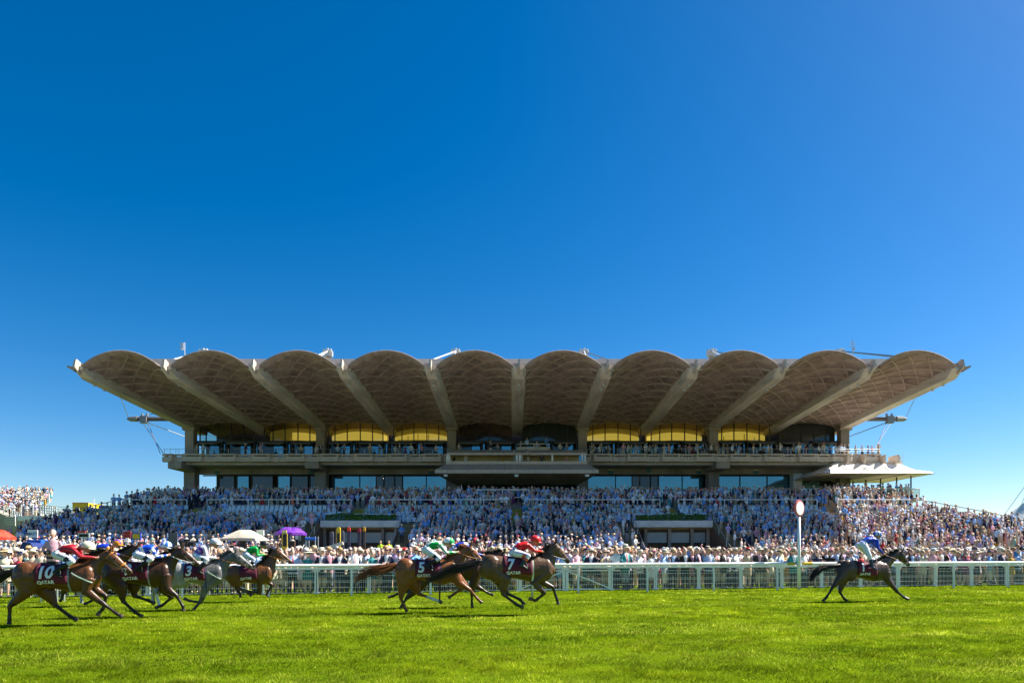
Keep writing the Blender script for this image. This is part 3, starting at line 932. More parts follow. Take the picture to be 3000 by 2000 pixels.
# side hand rails running down both edges
for xe, s in ((TXL, -1), (TXR, 1)):
    m_ = MB()
    xe_ = lambda Y: xlim(Y)[0 if s < 0 else 1]
    pts = [(xe_(Y), Y, tz(Y) + 1.0) for Y in (61.6, 64, 66, 68, 69.6, 71.4, 74, 77.5, 79)] + [(xe_(80), 92, tz(90) + 1.0)]
    m_.tube(pts, 0.045, 6)
    for Y in np.arange(61.6, 90, 2.2): m_.tube([(xe_(Y), Y, tz(Y)), (xe_(Y), Y, tz(Y) + 1.0)], 0.035, 5)
    m_.build('side_rail', M_cable, TR)
# white tip-up seats on the upper terrace
sv = MB()
for Y in ROWS_UP[0:5]:
    for x_ in np.arange(xlim(Y)[0] + 0.5, xlim(Y)[1] - 0.5, 0.52):
        if any(abs(x_ - a_) < 0.9 for a_ in (-16.6, 0.4, 17.2, -34.5, 34.5)): continue
        z_ = tz(Y); y_ = Y + 0.55
        sv.add([(x_ - 0.21, y_, z_ + 0.42), (x_ + 0.21, y_, z_ + 0.42), (x_ + 0.20, y_ + 0.09, z_ + 0.86), (x_ - 0.20, y_ + 0.09, z_ + 0.86),
                (x_ - 0.21, y_ - 0.05, z_ + 0.42), (x_ + 0.21, y_ - 0.05, z_ + 0.42), (x_ + 0.20, y_ + 0.04, z_ + 0.86), (x_ - 0.20, y_ + 0.04, z_ + 0.86)],
               [(0, 1, 2, 3), (7, 6, 5, 4), (3, 2, 6, 7), (0, 3, 7, 4), (1, 5, 6, 2)])
        sv.add([(x_ - 0.2, y_ - 0.38, z_ + 0.42), (x_ + 0.2, y_ - 0.38, z_ + 0.42), (x_ + 0.2, y_, z_ + 0.42), (x_ - 0.2, y_, z_ + 0.42)], [(0, 1, 2, 3)])
kindof(sv.build('seat_rows', M_seat, TR, recalc=False), 'stuff')

# ------------------------------------------------------------------ pleated white canopy over the right-hand balcony
CN = thing('fabric_canopy', 'white pleated fabric canopy over the balcony at the right end of the stand', 'canopy', (45.6, 90, 8.3))
M_fab = mat('white_canopy_fabric', (0.78, 0.76, 0.72), 0.7, noise=0.06, nscale=1.0)
cx0, cx1, cy0, cy1, ze = 38.7, 52.8, 85.0, 97.0, 11.30
def canopy(u, v):
    """u across, v from the front eave (0) over the ridge to the rear eave (1)"""
    x = lerp(cx0, cx1, u); y = lerp(cy0, cy1, v)
    hip = min(1, min(u, 1 - u) / 0.26); fr = min(1, min(v, 1 - v) / 0.38)
    t = min(hip, fr)
    saw = abs(((u * 5.5) % 1.0) * 2 - 1)
    z = ze + 2.05 * (t ** (0.85 + 1.15 * saw * hip))
    z += 0.0
    return (x, y, z)
m_ = MB(); m_.grid(canopy, 60, 24); m_.build('canopy_top', M_fab, CN, recalc=True)
m_ = MB(); m_.grid(lambda u, v: (lerp(cx0 + 0.03, cx1 - 0.03, u), lerp(cy0 + 0.03, cy1 - 0.03, v), ze - 0.06 + 0.35 * math.sin(math.pi * v) * min(1, min(u, 1 - u) * 4)), 30, 12)
m_.build('canopy_lining', mat('canopy_lining', (0.6, 0.55, 0.47), 0.8), CN)
for u in (0.25, 0.5, 0.75):
    m_ = MB(); x_ = lerp(cx0, cx1, u); m_.tube([(x_, cy0 + 0.2, ze - 0.08), (x_ - 0.8, cy1 - 0.2, ze - 0.08)], 0.05, 5); m_.build('canopy_batten', M_conc, CN)
for x_, y_ in ((51.6, 88.3), (50.6, 89.8), (49.4, 91.5), (48.2, 93), (47.2, 94.5)):
    m_ = MB(); m_.tube([(x_, y_, 8.3), (x_, y_, ze)], 0.10, 6); m_.build('canopy_post', M_dark, CN)
m_ = MB(); m_.bx(39.2, 52.0, 87.4, 96, 7.9, 8.42); m_.bx(39.4, 51.0, 88.0, 95, 0, 7.9); m_.prism([(41.0, 87.4), (39.8, 86.8), (44.6, 86.6), (52.0, 86.6), (52.0, 87.4)], 'z', 8.0, 8.42); m_.build('balcony_slab', M_fasc, CN)
m_ = MB()
for x_ in np.linspace(40.2, 51.8, 9): m_.tube([(x_, 86.8, 8.42), (x_, 86.8, 9.55)], 0.045, 5)
m_.tube([(40.2, 86.8, 9.55), (51.8, 86.8, 9.55)], 0.035, 5); m_.tube([(51.8, 86.8, 9.55), (51.8, 92, 9.55)], 0.035, 5)
m_.build('balcony_rail', M_white, CN)
for i, x_ in enumerate(np.linspace(40.2, 51.8, 9)[:-1]):
    m_ = MB(); m_.bx(x_ + 0.08, x_ + 1.37, 86.79, 86.81, 8.5, 9.5); m_.build('balustrade_pane', M_glass, CN)
m_ = MB(); m_.bx(39.0, 46.5, 96.0, 96.3, 8.3, 11.3); m_.build('balcony_back_wall', M_room, CN)
m_ = MB(); m_.bx(38.6, 39.8, 93.6, 94.9, 8.3, 12.2); m_.build('end_pier', mat('white_render', (0.62, 0.6, 0.56), 0.8), CN)
m_ = MB(); c_ = at(2645, 1354, 91); m_.tube([c_, c_ + Vector((0, 0, 1.1))], 0.03, 5); m_.build('aerial', M_galv, CN)

# ------------------------------------------------------------------ neighbouring stand at the far left
LS = thing('side_stand', 'sunlit side stand with white railings and raked deck at far left', 'grandstand', (-72, 98, 0))
def ls(x, y, Y): return at(x, y, Y)
m_ = MB()
# deck: raked concrete wedge, its soffit sloping down to the left
p0, p1 = at(28, 1545, 100), at(158, 1512, 100)
m_.prism([(at(-140, 0, 100).x, 9.6), (at(20, 0, 100).x, 7.4), (at(60, 0, 100).x, 6.5), (at(152, 0, 100).x, 6.5), (at(152, 0, 100).x, 5.9), (at(95, 0, 100).x, 4.9), (at(28, 0, 100).x, 3.2), (at(-140, 0, 100).x, 3.2)], 'y', 97.5, 101)
m_.build('deck', mat('deck_concrete', (0.42, 0.36, 0.27), 0.85, noise=0.2), LS)  # warm pale concrete
for i in range(9):
    m_ = MB(); xa = at(-140, 0, 101).x; xb = at(140 - i * 8, 0, 100 + i).x; m_.bx(xa, xb, 99 + i * 1.0, 100 + i * 1.0, 6.4, 6.7 + i * 0.42); m_.build('step', M_conc_l, LS)
for a, b_ in ((at(-60, 1455, 98), at(28, 1490, 98)), (at(28, 1490, 98), at(62, 1506, 98)), (at(62, 1476, 98), at(232, 1488, 98)), (at(118, 1478, 98), at(152, 1482, 98)), (at(66, 1440, 104), at(144, 1446, 104))):
    m_ = MB()
    for dz in (0, -0.35, -0.7, -1.05): m_.bar(a + Vector((0, 0, dz)), b_ + Vector((0, 0, dz)), 0.07, 0.07)
    n = 5
    for i in range(n + 1):
        p = a.lerp(b_, i / n); m_.bar(p, p + Vector((0, 0, -1.35)), 0.12, 0.12)
    m_.build('white_railing', M_white, LS)
m_ = MB(); m_.bx(at(62, 0, 98).x, at(152, 0, 98).x, 97.3, 97.6, 5.9, 6.6); m_.build('deck_edge', M_white, LS)
m_ = MB(); m_.bx(at(-60, 0, 100).x, at(20, 0, 100).x, 96, 96.4, 0, 5.8); m_.bx(at(-60, 0, 100).x, at(22, 0, 100).x, 95.9, 96.5, 4.2, 4.6); m_.build('brick_pier', M_brick, LS)
m_ = MB(); m_.tube([at(30, 1512, 96), at(45, 1506, 96), at(45, 1540, 96)], 0.06, 5)
for i in range(5): m_.bar(at(14, 1508 + i * 7, 95.8), at(46, 1506 + i * 7, 95.8), 0.06, 0.06)
m_.build('stair_railing', M_white, LS)
m_ = MB(); m_.bx(at(12, 0, 99).x, at(52, 0, 99).x, 99.5, 99.6, 4.4, 7.0); m_.build('glass_screen', mat('green_glass', (0.35, 0.5, 0.45), 0.15, metal=0.3), LS)

# yellow hospitality unit behind the terrace and pole
o = MB(); a_, b_ = at(224, 1472, 110), at(270, 1500, 110); o.prism([(a_.x, 6.0), (b_.x, 6.0), (b_.x, at(0, 1474, 110).z), (a_.x, at(0, 1472, 110).z), ], 'y', 109, 113)
ob = o.build('hospitality_unit', mat('yellow_vinyl', (0.72, 0.50, 0.01), 0.5), None, origin=(a_.x, 110, 0))
tag(ob, 'yellow boxy hospitality unit showing behind the left edge of the terrace', 'unit')
o = MB(); o.bx(a_.x, b_.x, 108.95, 109.0, at(0, 1474, 110).z, at(0, 1472.5, 110).z); o.build('red_trim', mat('red_trim', (0.5, 0.03, 0.02)), ob)
o = MB(); o.tube([(0, 0, 0), (0, 0, at(0, 1459, 105).z)], 0.06, 6)
ob = o.build('white_pole', M_white, None); ob.location = (at(275, 0, 105).x, 105, 0); tag(ob, 'thin white pole beside the yellow unit behind the terrace', 'pole')

# marquee with guy cables at the far right edge
MQ = thing('marquee', 'pale tensile marquee roof with guy cables at far right edge', 'marquee', (100, 130, 0))
m_ = MB()
ap = at(3075, 1478, 130); z0 = at(0, 1562, 130).z
m_.grid(lambda u, v: (lerp(at(2935, 0, 130).x, at(3180, 0, 130).x, u), lerp(128, 142, v), z0 + (ap.z - z0) * max(0, 1 - abs(2 * u - 1)) ** 1.7 * (1 - 0.5 * abs(2 * v - 1)) + 0.8 * (1 - abs(2 * v - 1))), 20, 8)
m_.build('marquee_roof', M_fab, MQ)
m_ = MB(); m_.bx(at(2940, 0, 130).x, at(3170, 0, 130).x, 128, 128.2, 0, z0 + 0.3); m_.build('marquee_wall', M_fab, MQ)
for a, b_ in (((2920, 1538), (3070, 1330)), ((2965, 1548), (3050, 1330))):
    m_ = MB(); m_.tube([at(*a, 128), at(*b_, 128)], 0.05, 5); m_.build('guy_cable', M_galv, MQ)
m_ = MB(); m_.tube([(at(3060, 0, 128).x, 128, 0), at(3060, 1320, 128)], 0.2, 6); m_.build('marquee_mast', M_white, MQ)
# ------------------------------------------------------------------ running rail and crowd barrier
RD = Vector((1, 0.204, 0)).normalized()          # along the rail
RN = Vector((-RD.y, RD.x, 0))                    # away from the track
RO = Vector((0, 27.3, 0))
def on_rail(s, back=0.0, z=0.0): return RO + RD * s + RN * back + Vector((0, 0, z))
ANG = math.atan2(RD.y, RD.x)
S0, S1 = -22.0, 34.0
RR = thing('running_rail', 'white plastic running rail with posts along the far side of the track', 'rail', on_rail(0))
n = int((S1 - S0) / 4.0)
WP_S = 0.0
# winning post position: x=2341 px -> on the rail line
kx = (2341 - CXP) / FPX
WP_Y = 27.3 / (1 - 0.204 * kx); WP = Vector((kx * WP_Y, WP_Y, 0)); WP_S = (WP - RO).dot(RD)
def rail_piece(sa, sb, name, m):
    r = MB()
    prof = [(-0.05, -0.045), (0.05, -0.045), (0.072, -0.02), (0.078, 0.02), (0.06, 0.062), (0.0, 0.08), (-0.06, 0.062), (-0.078, 0.02), (-0.072, -0.02)]
    vs = []
    for s_ in (sa, sb):
        for a, b_ in prof: vs.append(on_rail(s_, a, 1.14 + b_))
    k = len(prof); fs = [tuple(range(k)), tuple(range(2 * k - 1, k - 1, -1))] + [(i, (i + 1) % k, k + (i + 1) % k, k + i) for i in range(k)]
    r.add(vs, fs)
    return r.build(name, m, RR, smooth=False)
edges = [S0 + 4.0 * i for i in range(n + 1)]
for i in range(n):
    a, b_ = edges[i] + 0.004, edges[i + 1] - 0.004
    if a < WP_S < b_:
        rail_piece(a, WP_S - 0.62, 'top_rail', M_rail); rail_piece(WP_S + 0.62, b_, 'top_rail', M_rail)
        my = mat('yellow_rail_end', (0.62, 0.42, 0.01), 0.4)
        rail_piece(WP_S - 0.61, WP_S - 0.22, 'rail_end', my); rail_piece(WP_S + 0.22, WP_S + 0.61, 'rail_end', my)
    else:
        rail_piece(a, b_, 'top_rail', M_rail)
for i in range(int((S1 - S0) / 3.0)):
    s_ = S0 + 0.75 + 3.0 * i
    if abs(s_ - WP_S) < 0.7: s_ += 0.7 if s_ > WP_S else -0.7
    r = MB(); r.tube([on_rail(s_, -0.02, -0.05), on_rail(s_, -0.02, 0.6), on_rail(s_, 0.0, 1.08)], [(0.040, 0.05)] * 3, 8, up=RN)
    r.build('rail_post', M_rail, RR)
# small number on a post left of the winning post
r = lettering('75', 0.2, on_rail(WP_S - 1.35, -0.085, 0.62), RD, (0, 0, 1), M_black, RR, bold=0.004)

# winning post
W = thing('winning_post', 'tall white winning post topped by a white disc ringed in red', 'post', WP)
r = MB(); top = EYE + (HORIZON - 1508) / FPX * WP_Y
r.tube([WP, WP + Vector((0, 0, top - 0.1))], [0.072, 0.062], 12); r.build('pole', M_rail, W, smooth=True)
cz = EYE + (HORIZON - 1488) / FPX * WP_Y
rotd = Matrix.Rotation(R(90), 3, 'X')
rotd = Matrix.Rotation(R(36), 3, 'Z') @ rotd
r = MB(); r.lathe([(0.0, -0.05), (0.30, -0.05), (0.36, -0.03), (0.36, 0.03), (0.30, 0.05), (0.0, 0.05)], WP + Vector((0, 0, cz)), 32, rot=rotd); r.build('red_ring', mat('red_ring', (0.55, 0.10, 0.09), 0.4), W)
r = MB(); r.lathe([(0.0, -0.0515), (0.295, -0.0515), (0.295, 0.0515), (0.0, 0.0515)], WP + Vector((0, 0, cz)), 32, rot=rotd); r.build('disc', M_rail, W)

# crowd barrier: mesh panels between white posts, a gate with diagonal braces in the middle
BACK = 1.35
PW = 2.05
pan = MB()
h0, h1 = 0.06, 0.86
for i in range(25):
    x_ = 0.06 + (PW - 0.12) * i / 24; pan.box((x_, 0, (h0 + h1) / 2), (0.0065, 0.0065, h1 - h0))
for z_ in (h0, 0.26, 0.46, 0.52, 0.72, h1): pan.box((PW / 2, 0.008, z_), (PW - 0.1, 0.012, 0.014))
panel_me = pan.mesh('wire_mesh', [M_rail])
po = MB()
for dx in (-0.045, 0.045): po.box((dx, 0, 0.46), (0.055, 0.07, 0.92))
po.box((0, 0, 0.05), (0.24, 0.12, 0.05)); po.box((0, 0, 0.93), (0.3, 0.1, 0.05))
post_me = po.mesh('barrier_post', [M_rail])
tb = MB(); tb.prism([(-0.05, 0.96), (0.05, 0.96), (0.055, 1.04), (-0.055, 1.04)], 'x', 0.0, PW)
tb_me = tb.mesh('barrier_top_bar', [M_rail])
m_feet = int((S1 - S0) / PW)
gate_s = {}
for i in range(m_feet):
    s_ = S0 + PW * i
    p = on_rail(s_, BACK)
    xpx = CXP + FPX * on_rail(s_ + PW / 2, BACK).x / on_rail(s_ + PW / 2, BACK).y
    gate = 1565 < xpx < 1790
    if gate:
        B = thing('barrier_gate', 'white mesh barrier gate with a diagonal brace, %s of the gate pair' % ('left leaf' if not gate_s else 'right leaf'), 'gate', p, 'barrier gate leaves')
    else:
        B = thing('crowd_barrier', 'white wire mesh crowd barrier behind the rail, %d%s from left' % (i + 1, 'th' if 10 <= (i + 1) % 100 <= 20 else {1: 'st', 2: 'nd', 3: 'rd'}.get((i + 1) % 10, 'th')), 'barrier', p, 'mesh barrier panels behind the running rail')
    B.rotation_euler = (0, 0, ANG)
    def kid(nm, me, dx=0):
        o = bpy.data.objects.new(nm, me); COL.objects.link(o); o.parent = B; o.location = (dx, 0, 0); return o
    kid('wire_mesh', panel_me); kid('post', post_me)
    kid('top_bar', tb_me)
    if gate:
        g_ = MB()
        if not gate_s: g_.bar((0.1, -0.03, 0.12), (PW - 0.1, -0.03, 0.84), 0.03, 0.05)
        else: g_.bar((0.1, -0.03, 0.84), (PW - 0.1, -0.03, 0.12), 0.03, 0.05)
        for z_ in (0.07, 0.87): g_.box((PW / 2, -0.01, z_), (PW - 0.1, 0.05, 0.05))
        for x_ in (0.1, PW - 0.1): g_.box((x_, -0.01, 0.47), (0.05, 0.05, 0.85))
        kid('gate_frame', g_.mesh('gate_frame', [M_rail]))
        gate_s[i] = 1
# ------------------------------------------------------------------ horses and jockeys
# joints are read off the photograph (enlargement key, x, y) and set on the running line of each horse
ZM = {'A': (0, 1560, 5.2267), 'B': (380, 1560, 5.2267), 'C': (1020, 1540, 5.6), 'D': (1340, 1540, 6.0306), 'E': (2330, 1520, 5.808)}
PHI = R(9.0)


class Line:
    """vertical plane of a running horse"""
    def __init__(s, zoom, xc, Y):
        s.zoom = zoom
        ox, oy, f = ZM[zoom]
        s.O = Vector(((ox + xc / f - CXP) / FPX * Y, Y, 0))
        s.h = Vector((math.cos(PHI), math.sin(PHI), 0)); s.n = Vector((-math.sin(PHI), math.cos(PHI), 0))

    def p(s, x, y, w=0.0, zoom=None):
        ox, oy, f = ZM[zoom or s.zoom]
        k = (ox + x / f - CXP) / FPX
        Y = (w + s.O.dot(s.n)) / (k * s.n.x + s.n.y)
        return Vector((k * Y, Y, max(0.004, EYE + (HORIZON - oy - y / f) / FPX * Y)))


M_horse = mat('horse_coat', (1, 1, 1), 0.36, attr='col', noise=0.30, nscale=5, spec=0.45, bump=0.55, bscale=7)
M_hair_b = mat('black_horse_hair', (0.012, 0.009, 0.007), 0.5, noise=0.3, nscale=30)
M_hair_c = mat('chestnut_horse_hair', (0.20, 0.065, 0.018), 0.5, noise=0.4, nscale=30)
M_hair_g = mat('grey_horse_hair', (0.10, 0.10, 0.10), 0.5, noise=0.4, nscale=30)
M_cloth = mat('maroon_saddle_cloth', (0.11, 0.008, 0.025), 0.8, noise=0.12, nscale=12)
M_letter = mat('white_print', (0.78, 0.78, 0.78), 0.7)
M_leather = mat('dark_leather', (0.02, 0.014, 0.01), 0.4)
M_tan = mat('tan_leather', (0.30, 0.11, 0.03), 0.5)
M_boot = mat('black_boot_leather', (0.012, 0.012, 0.014), 0.25, spec=0.6)
M_stir = mat('stirrup_steel', (0.6, 0.6, 0.6), 0.25, metal=0.9)
M_eye = mat('dark_eye', (0.006, 0.004, 0.003), 0.08)

TORSO = [  # t, top, bottom (from the withers line), half width
    (0.00, -0.20, -0.42, 0.09), (0.025, -0.13, -0.54, 0.165), (0.07, -0.055, -0.63, 0.225), (0.15, 0.0, -0.68, 0.27), (0.25, 0.0, -0.64, 0.28),
    (0.35, -0.035, -0.585, 0.265), (0.48, -0.075, -0.63, 0.285), (0.60, -0.07, -0.69, 0.285), (0.69, -0.02, -0.735, 0.265), (0.76, 0.0, -0.735, 0.245),
    (0.85, -0.05, -0.69, 0.24), (0.93, -0.17, -0.62, 0.205), (0.98, -0.27, -0.53, 0.14), (1.0, -0.33, -0.46, 0.08)]
TC, TW = 0.15, 0.75


def bez(p0, p1, p2, n):
    return [p0 * (1 - t) ** 2 + p1 * 2 * t * (1 - t) + p2 * t * t for t in [i / n for i in range(n + 1)]]


def horse(name, label, zoom, xc, Y, d, cols, hair, number, tailpts, cloth_text=True, dep=1.0, girth=None, noseband=None, group='racehorses galloping past the stand', strap=None, ears=True, drop=0.53, shade=None):
    """d: joint dict in enlargement pixels; cols: body, belly/flank, points (legs), muzzle"""
    ln = Line(zoom, xc, Y)
    body, low, points, muzzle = [Vector(c) for c in cols]
    C_, W_ = ln.p(*d['croup']), ln.p(*d['withers'])
    ax = (W_ - C_).normalized()
    L = (W_ - C_).length / (TW - TC)
    lat = ln.n.copy()
    upv = ax.cross(lat) * -1
    if upv.z < 0: upv = -upv
    def T(t, h, w=0.0): return W_ + ax * ((t - TW) * L) + upv * h + lat * w
    mb = MB(); cv = []
    def put(colors):           # colour of the vertices added since the last call
        while len(cv) < mb.n: cv.append(colors if not callable(colors) else colors(Vector(mb.v[len(cv)])))
    # trunk
    pts, rad = [], []
    for t, a, b_, w in TORSO:
        a *= dep; b_ *= dep
        pts.append(T(t, (a + b_) / 2)); rad.append((w, (a - b_) / 2))
    mb.tube(pts, rad, 20, up=upv)
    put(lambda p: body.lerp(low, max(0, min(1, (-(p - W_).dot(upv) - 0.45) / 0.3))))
    # shoulder and haunch masses
    for s in (-1, 1):
        mb.ell(T(0.13, -0.30 * dep, s * 0.13), (0.27, 0.155, 0.33), 14, 10); put(body)
        mb.ell(T(0.20, -0.47 * dep, s * 0.13), (0.2, 0.135, 0.25), 14, 10); put(body)
        mb.ell(T(0.87, -0.40 * dep, s * 0.12), (0.17, 0.12, 0.29), 14, 10); put(body)
    # neck and head
    poll = ln.p(*d['poll']); nose = ln.p(*d['nose'])
    hd = (nose - poll).normalized()
    base = T(0.86, -0.26 * dep)
    nk = bez(base, T(0.96, 0.02) * 0.6 + (poll + base) * 0.2, poll - hd * 0.02 - upv * 0.07 + ax * -0.01, 7)
    nr = [0.295, 0.26, 0.225, 0.195, 0.165, 0.145, 0.13, 0.115]; nw = [0.175, 0.15, 0.125, 0.105, 0.09, 0.082, 0.078, 0.072]
    nup = lat.cross((poll - base).normalized()); 
    mb.tube(nk, [(w, r) for w, r in zip(nw, nr)], 16, up=nup if nup.z > 0 else -nup); put(body)
    HL = (nose - poll).length
    prof = [(-0.05, 0.07, 0.06, 0.045), (0.05, 0.115, 0.08, 0.07), (0.22, 0.15, 0.10, 0.10), (0.38, 0.148, 0.095, 0.10), (0.55, 0.108, 0.07, 0.07), (0.72, 0.080, 0.056, 0.05), (0.86, 0.074, 0.056, 0.045), (0.96, 0.068, 0.053, 0.044), (1.03, 0.032, 0.03, 0.034)]
    hup = lat.cross(hd)
    if hup.z < 0: hup = -hup
    mb.tube([poll + hd * (HL * t) - hup * o for t, r, w, o in prof], [(w, r) for t, r, w, o in prof], 16, up=hup)
    put(lambda p: body.lerp(muzzle, max(0, min(1, ((p - poll).dot(hd) / HL - 0.72) / 0.2))))
    if ears:
        for s in (-1, 1):
            e0 = poll + hd * -0.005 + lat * (s * 0.045) + hup * 0.01
            mb.tube([e0, e0 + hup * 0.07 - hd * 0.03 + lat * s * 0.012, e0 + hup * 0.15 - hd * 0.075], [0.032, 0.03, 0.006], 7); put(body)
    # legs
    legs = {}
    for key, s in (('NH', -1), ('FH', 1)):
        st, hk, ft, hf = [ln.p(*q, w=s * 0.15) for q in d[key]]
        hip = T(0.12, -0.30 * dep, s * 0.14)
        legs[key] = (st, hk, ft, hf)
        mid = (st + hk) / 2
        pt = (hk - st).normalized()
        cn = (ft - hk).normalized()
        mb.tube([hip, st, mid, hk - pt * 0.02], [(0.15, 0.26), (0.12, 0.18), (0.085, 0.115), (0.056, 0.066)], 12, up=ax); put(lambda p: body)
        mb.ell(hk, (0.05, 0.05, 0.065), 8, 6); put(body.lerp(points, 0.6))
        mb.tube([hk, hk.lerp(ft, 0.3), hk.lerp(ft, 0.75), ft], [0.058, 0.042, 0.039, 0.048], 10); put(points)
        v = hf - ft
        mb.tube([ft, ft + v * 0.5, ft + v * 0.62, hf], [0.048, 0.039, 0.05, 0.062], 10); put(points)
    for key, s in (('NF', -1), ('FF', 1)):
        el, kn, ft, hf = [ln.p(*q, w=s * 0.14) for q in d[key]]
        sh_ = T(0.90, -0.42 * dep, s * 0.13)
        legs[key] = (el, kn, ft, hf)
        mb.tube([sh_, el, el.lerp(kn, 0.5), kn], [(0.12, 0.17), (0.095, 0.125), (0.07, 0.082), (0.053, 0.057)], 12, up=ax); put(lambda p: body.lerp(points, 0.25))
        mb.ell(kn, (0.05, 0.05, 0.055), 8, 6); put(points)
        mb.tube([kn, kn.lerp(ft, 0.3), kn.lerp(ft, 0.75), ft], [0.054, 0.040, 0.038, 0.047], 10); put(points)
        v = hf - ft
        mb.tube([ft, ft + v * 0.5, ft + v * 0.62, hf], [0.047, 0.038, 0.049, 0.061], 10); put(points)
    for (key, c_) in d.get('socks', ()):
        a_, b_ = legs[key][2], legs[key][3]
        for i, p in enumerate(mb.v):
            p = Vector(p)
            if (p - a_).length < 0.24 or (p - b_).length < 0.12: cv[i] = Vector(c_)
    me = remesh(mb, 0.0145, 4, name)
    vals = nearest_source(me, mb, cv)
    org = Vector((W_.x, W_.y, 0))
    # hooves a shade of horn
    hoofs = [l[3] for l in legs.values()]; fets = [l[2] for l in legs.values()]
    att = me.attributes.new('col', 'FLOAT_COLOR', 'POINT')
    dat = np.ones((len(me.vertices), 4), np.float32)
    vein = 0.9
    for i, v in enumerate(me.vertices):
        c = vals[i]
        for hf, ft in zip(hoofs, fets):
            if (v.co - hf).length < (hf - ft).length * 0.45: c = Vector((0.10, 0.075, 0.055))
        dat[i, :3] = c
    if shade:                       # paler quarters, darker forehand of the grey
        for i, v in enumerate(me.vertices):
            f = max(0, min(1, ((v.co - W_).dot(ax) / L + 0.55) / 0.6)); dat[i, :3] *= lerp(shade[0], shade[1], f)
    # blend the colours a little along the surface
    ed = np.zeros((len(me.edges), 2), np.int64); me.edges.foreach_get('vertices', ed.ravel())
    for _ in range(4):
        acc = dat[:, :3].copy(); cnt = np.ones(len(dat))
        np.add.at(acc, ed[:, 0], dat[ed[:, 1], :3]); np.add.at(acc, ed[:, 1], dat[ed[:, 0], :3])
        np.add.at(cnt, ed[:, 0], 1); np.add.at(cnt, ed[:, 1], 1)
        dat[:, :3] = acc / cnt[:, None]
    att.data.foreach_set('color', dat.ravel())
    bvh = BVHTree.FromPolygons([v.co.copy() for v in me.vertices], [tuple(p.vertices) for p in me.polygons])
    me.transform(Matrix.Translation(-org))
    me.materials.append(M_horse)
    H = link('racehorse', me, None, org)
    tag(H, label, 'horse', group)
    # saddle cloth wrapped over the back
    def wrap(t, ang, off, maxd=0.6):
        c_ = T(t, -0.30 * dep)
        dv = (upv * math.cos(ang) + lat * -math.sin(ang))
        hit = bvh.ray_cast(c_ + dv * 0.9, -dv, 1.0)
        q = hit[0] if hit[0] is not None else c_ + dv * 0.3
        return q + dv * off
    def side(a, h, off):
        """a: metres along the back from t, h: metres below withers line, on the near flank"""
        o_ = W_ + ax * a + upv * h - lat * 0.9
        hit = bvh.ray_cast(o_, lat, 1.2)
        q = hit[0] if hit[0] is not None else o_ + lat * 0.62
        return q - lat * off
    t0, t1 = 0.305, 0.67
    amax = math.pi * 0.5 + math.asin(min(0.9, (drop - 0.30) / 0.36)) if drop > 0.30 else math.pi / 2
    m_ = MB(); m_.grid(lambda u, v: wrap(lerp(t0 - 0.02 * abs(2 * v - 1), t1, u), (2 * v - 1) * amax * (0.94 + 0.06 * u), 0.02), 14, 28)
    cl = m_.build('saddle_cloth', M_cloth, H, smooth=True)
    cbvh = BVHTree.FromPolygons([Vector(v) for v in m_.v], m_.f)
    def on_cloth(a, h):
        o_ = W_ + ax * a + upv * h - lat * 1.2
        hit = cbvh.ray_cast(o_, lat, 1.5)
        if hit[0] is None: return side(a, h, 0.05)
        nn = hit[1] if hit[1].dot(lat) < 0 else -hit[1]
        return hit[0] + nn * 0.016 - lat * 0.004
    md = cl.modifiers.new('thick', 'SOLIDIFY'); md.thickness = 0.012; md.offset = 0
    if cloth_text:
        txts = []
        if number: txts.append((number, 0.365, (t0 + 0.075 - TW) * L + (0.06 if len(number) > 1 else 0.0), -0.235, 0.012))
        txts.append(('QATAR', 0.112, (t0 + 0.115 - TW) * L, -0.455, 0.004))
        for tx, sz, ca, ch, bold in txts:
            V, F = text_mesh(tx, sz, bold, 0.12 if sz > 0.2 else 0.0, cut=0.16 if sz > 0.2 else 0.3)
            m_ = MB(); m_.add([on_cloth(ca + v.x, ch + v.y - sz * 0.34) for v in V], F)
            m_.build('printed_number' if tx != 'QATAR' else 'printed_name', M_letter, cl, recalc=False)
    # saddle, girth
    m_ = MB(); m_.grid(lambda u, v: wrap(lerp(0.56, 0.685, u), (2 * v - 1) * 1.0, 0.04 + 0.02 * (u * u)), 8, 14)
    sd = m_.build('saddle', M_leather, H, smooth=True)
    m_ = MB(); m_.grid(lambda u, v: wrap(lerp(0.665, 0.69, u), -(math.pi) * lerp(-1, 1, v), 0.012), 2, 36); m_.build('girth_strap', girth or M_leather, H, smooth=True)
    if strap:
        a_, b_ = T(0.70, -0.30, -0.5), T(0.97, -0.40, -0.5)
        q = [side((lerp(0.72, 0.955, i / 10) - TW) * L, lerp(-0.27, -0.52, (i / 10) ** 0.8), 0.012) for i in range(11)]
        m_ = MB(); m_.tube(q, [(0.008, 0.017)] * 11, 6, up=upv); m_.build('breast_strap', strap, H)
    # eye, nostril
    for s in (-1, 1):
        m_ = MB(); e = poll + hd * (HL * 0.30) - hup * 0.035 + lat * (s * 0.088); m_.ell(e, (0.024, 0.012, 0.020), 8, 6); m_.build('eye', M_eye, H, smooth=True)
        m_ = MB(); e = poll + hd * (HL * 0.955) - hup * 0.022 + lat * (s * 0.046); m_.ell(e, (0.022, 0.012, 0.016), 8, 6); m_.build('nostril', M_eye, H, smooth=True)
    # bridle
    br = noseband or M_leather
    def ring(t, r, w, o, m, nm, th=0.010):
        c_ = poll + hd * (HL * t) - hup * o
        q = [c_ + lat * (math.cos(a) * (w + 0.008)) + hup * (math.sin(a) * (r + 0.008)) for a in [2 * math.pi * i / 16 for i in range(17)]]
        m_ = MB(); m_.tube(q, th, 6, caps=False); m_.build(nm, m, H)
    ring(0.62, 0.088, 0.062, 0.058, br, 'noseband', 0.018 if noseband else 0.010)
    ring(0.10, 0.118, 0.083, 0.068, br, 'browband')
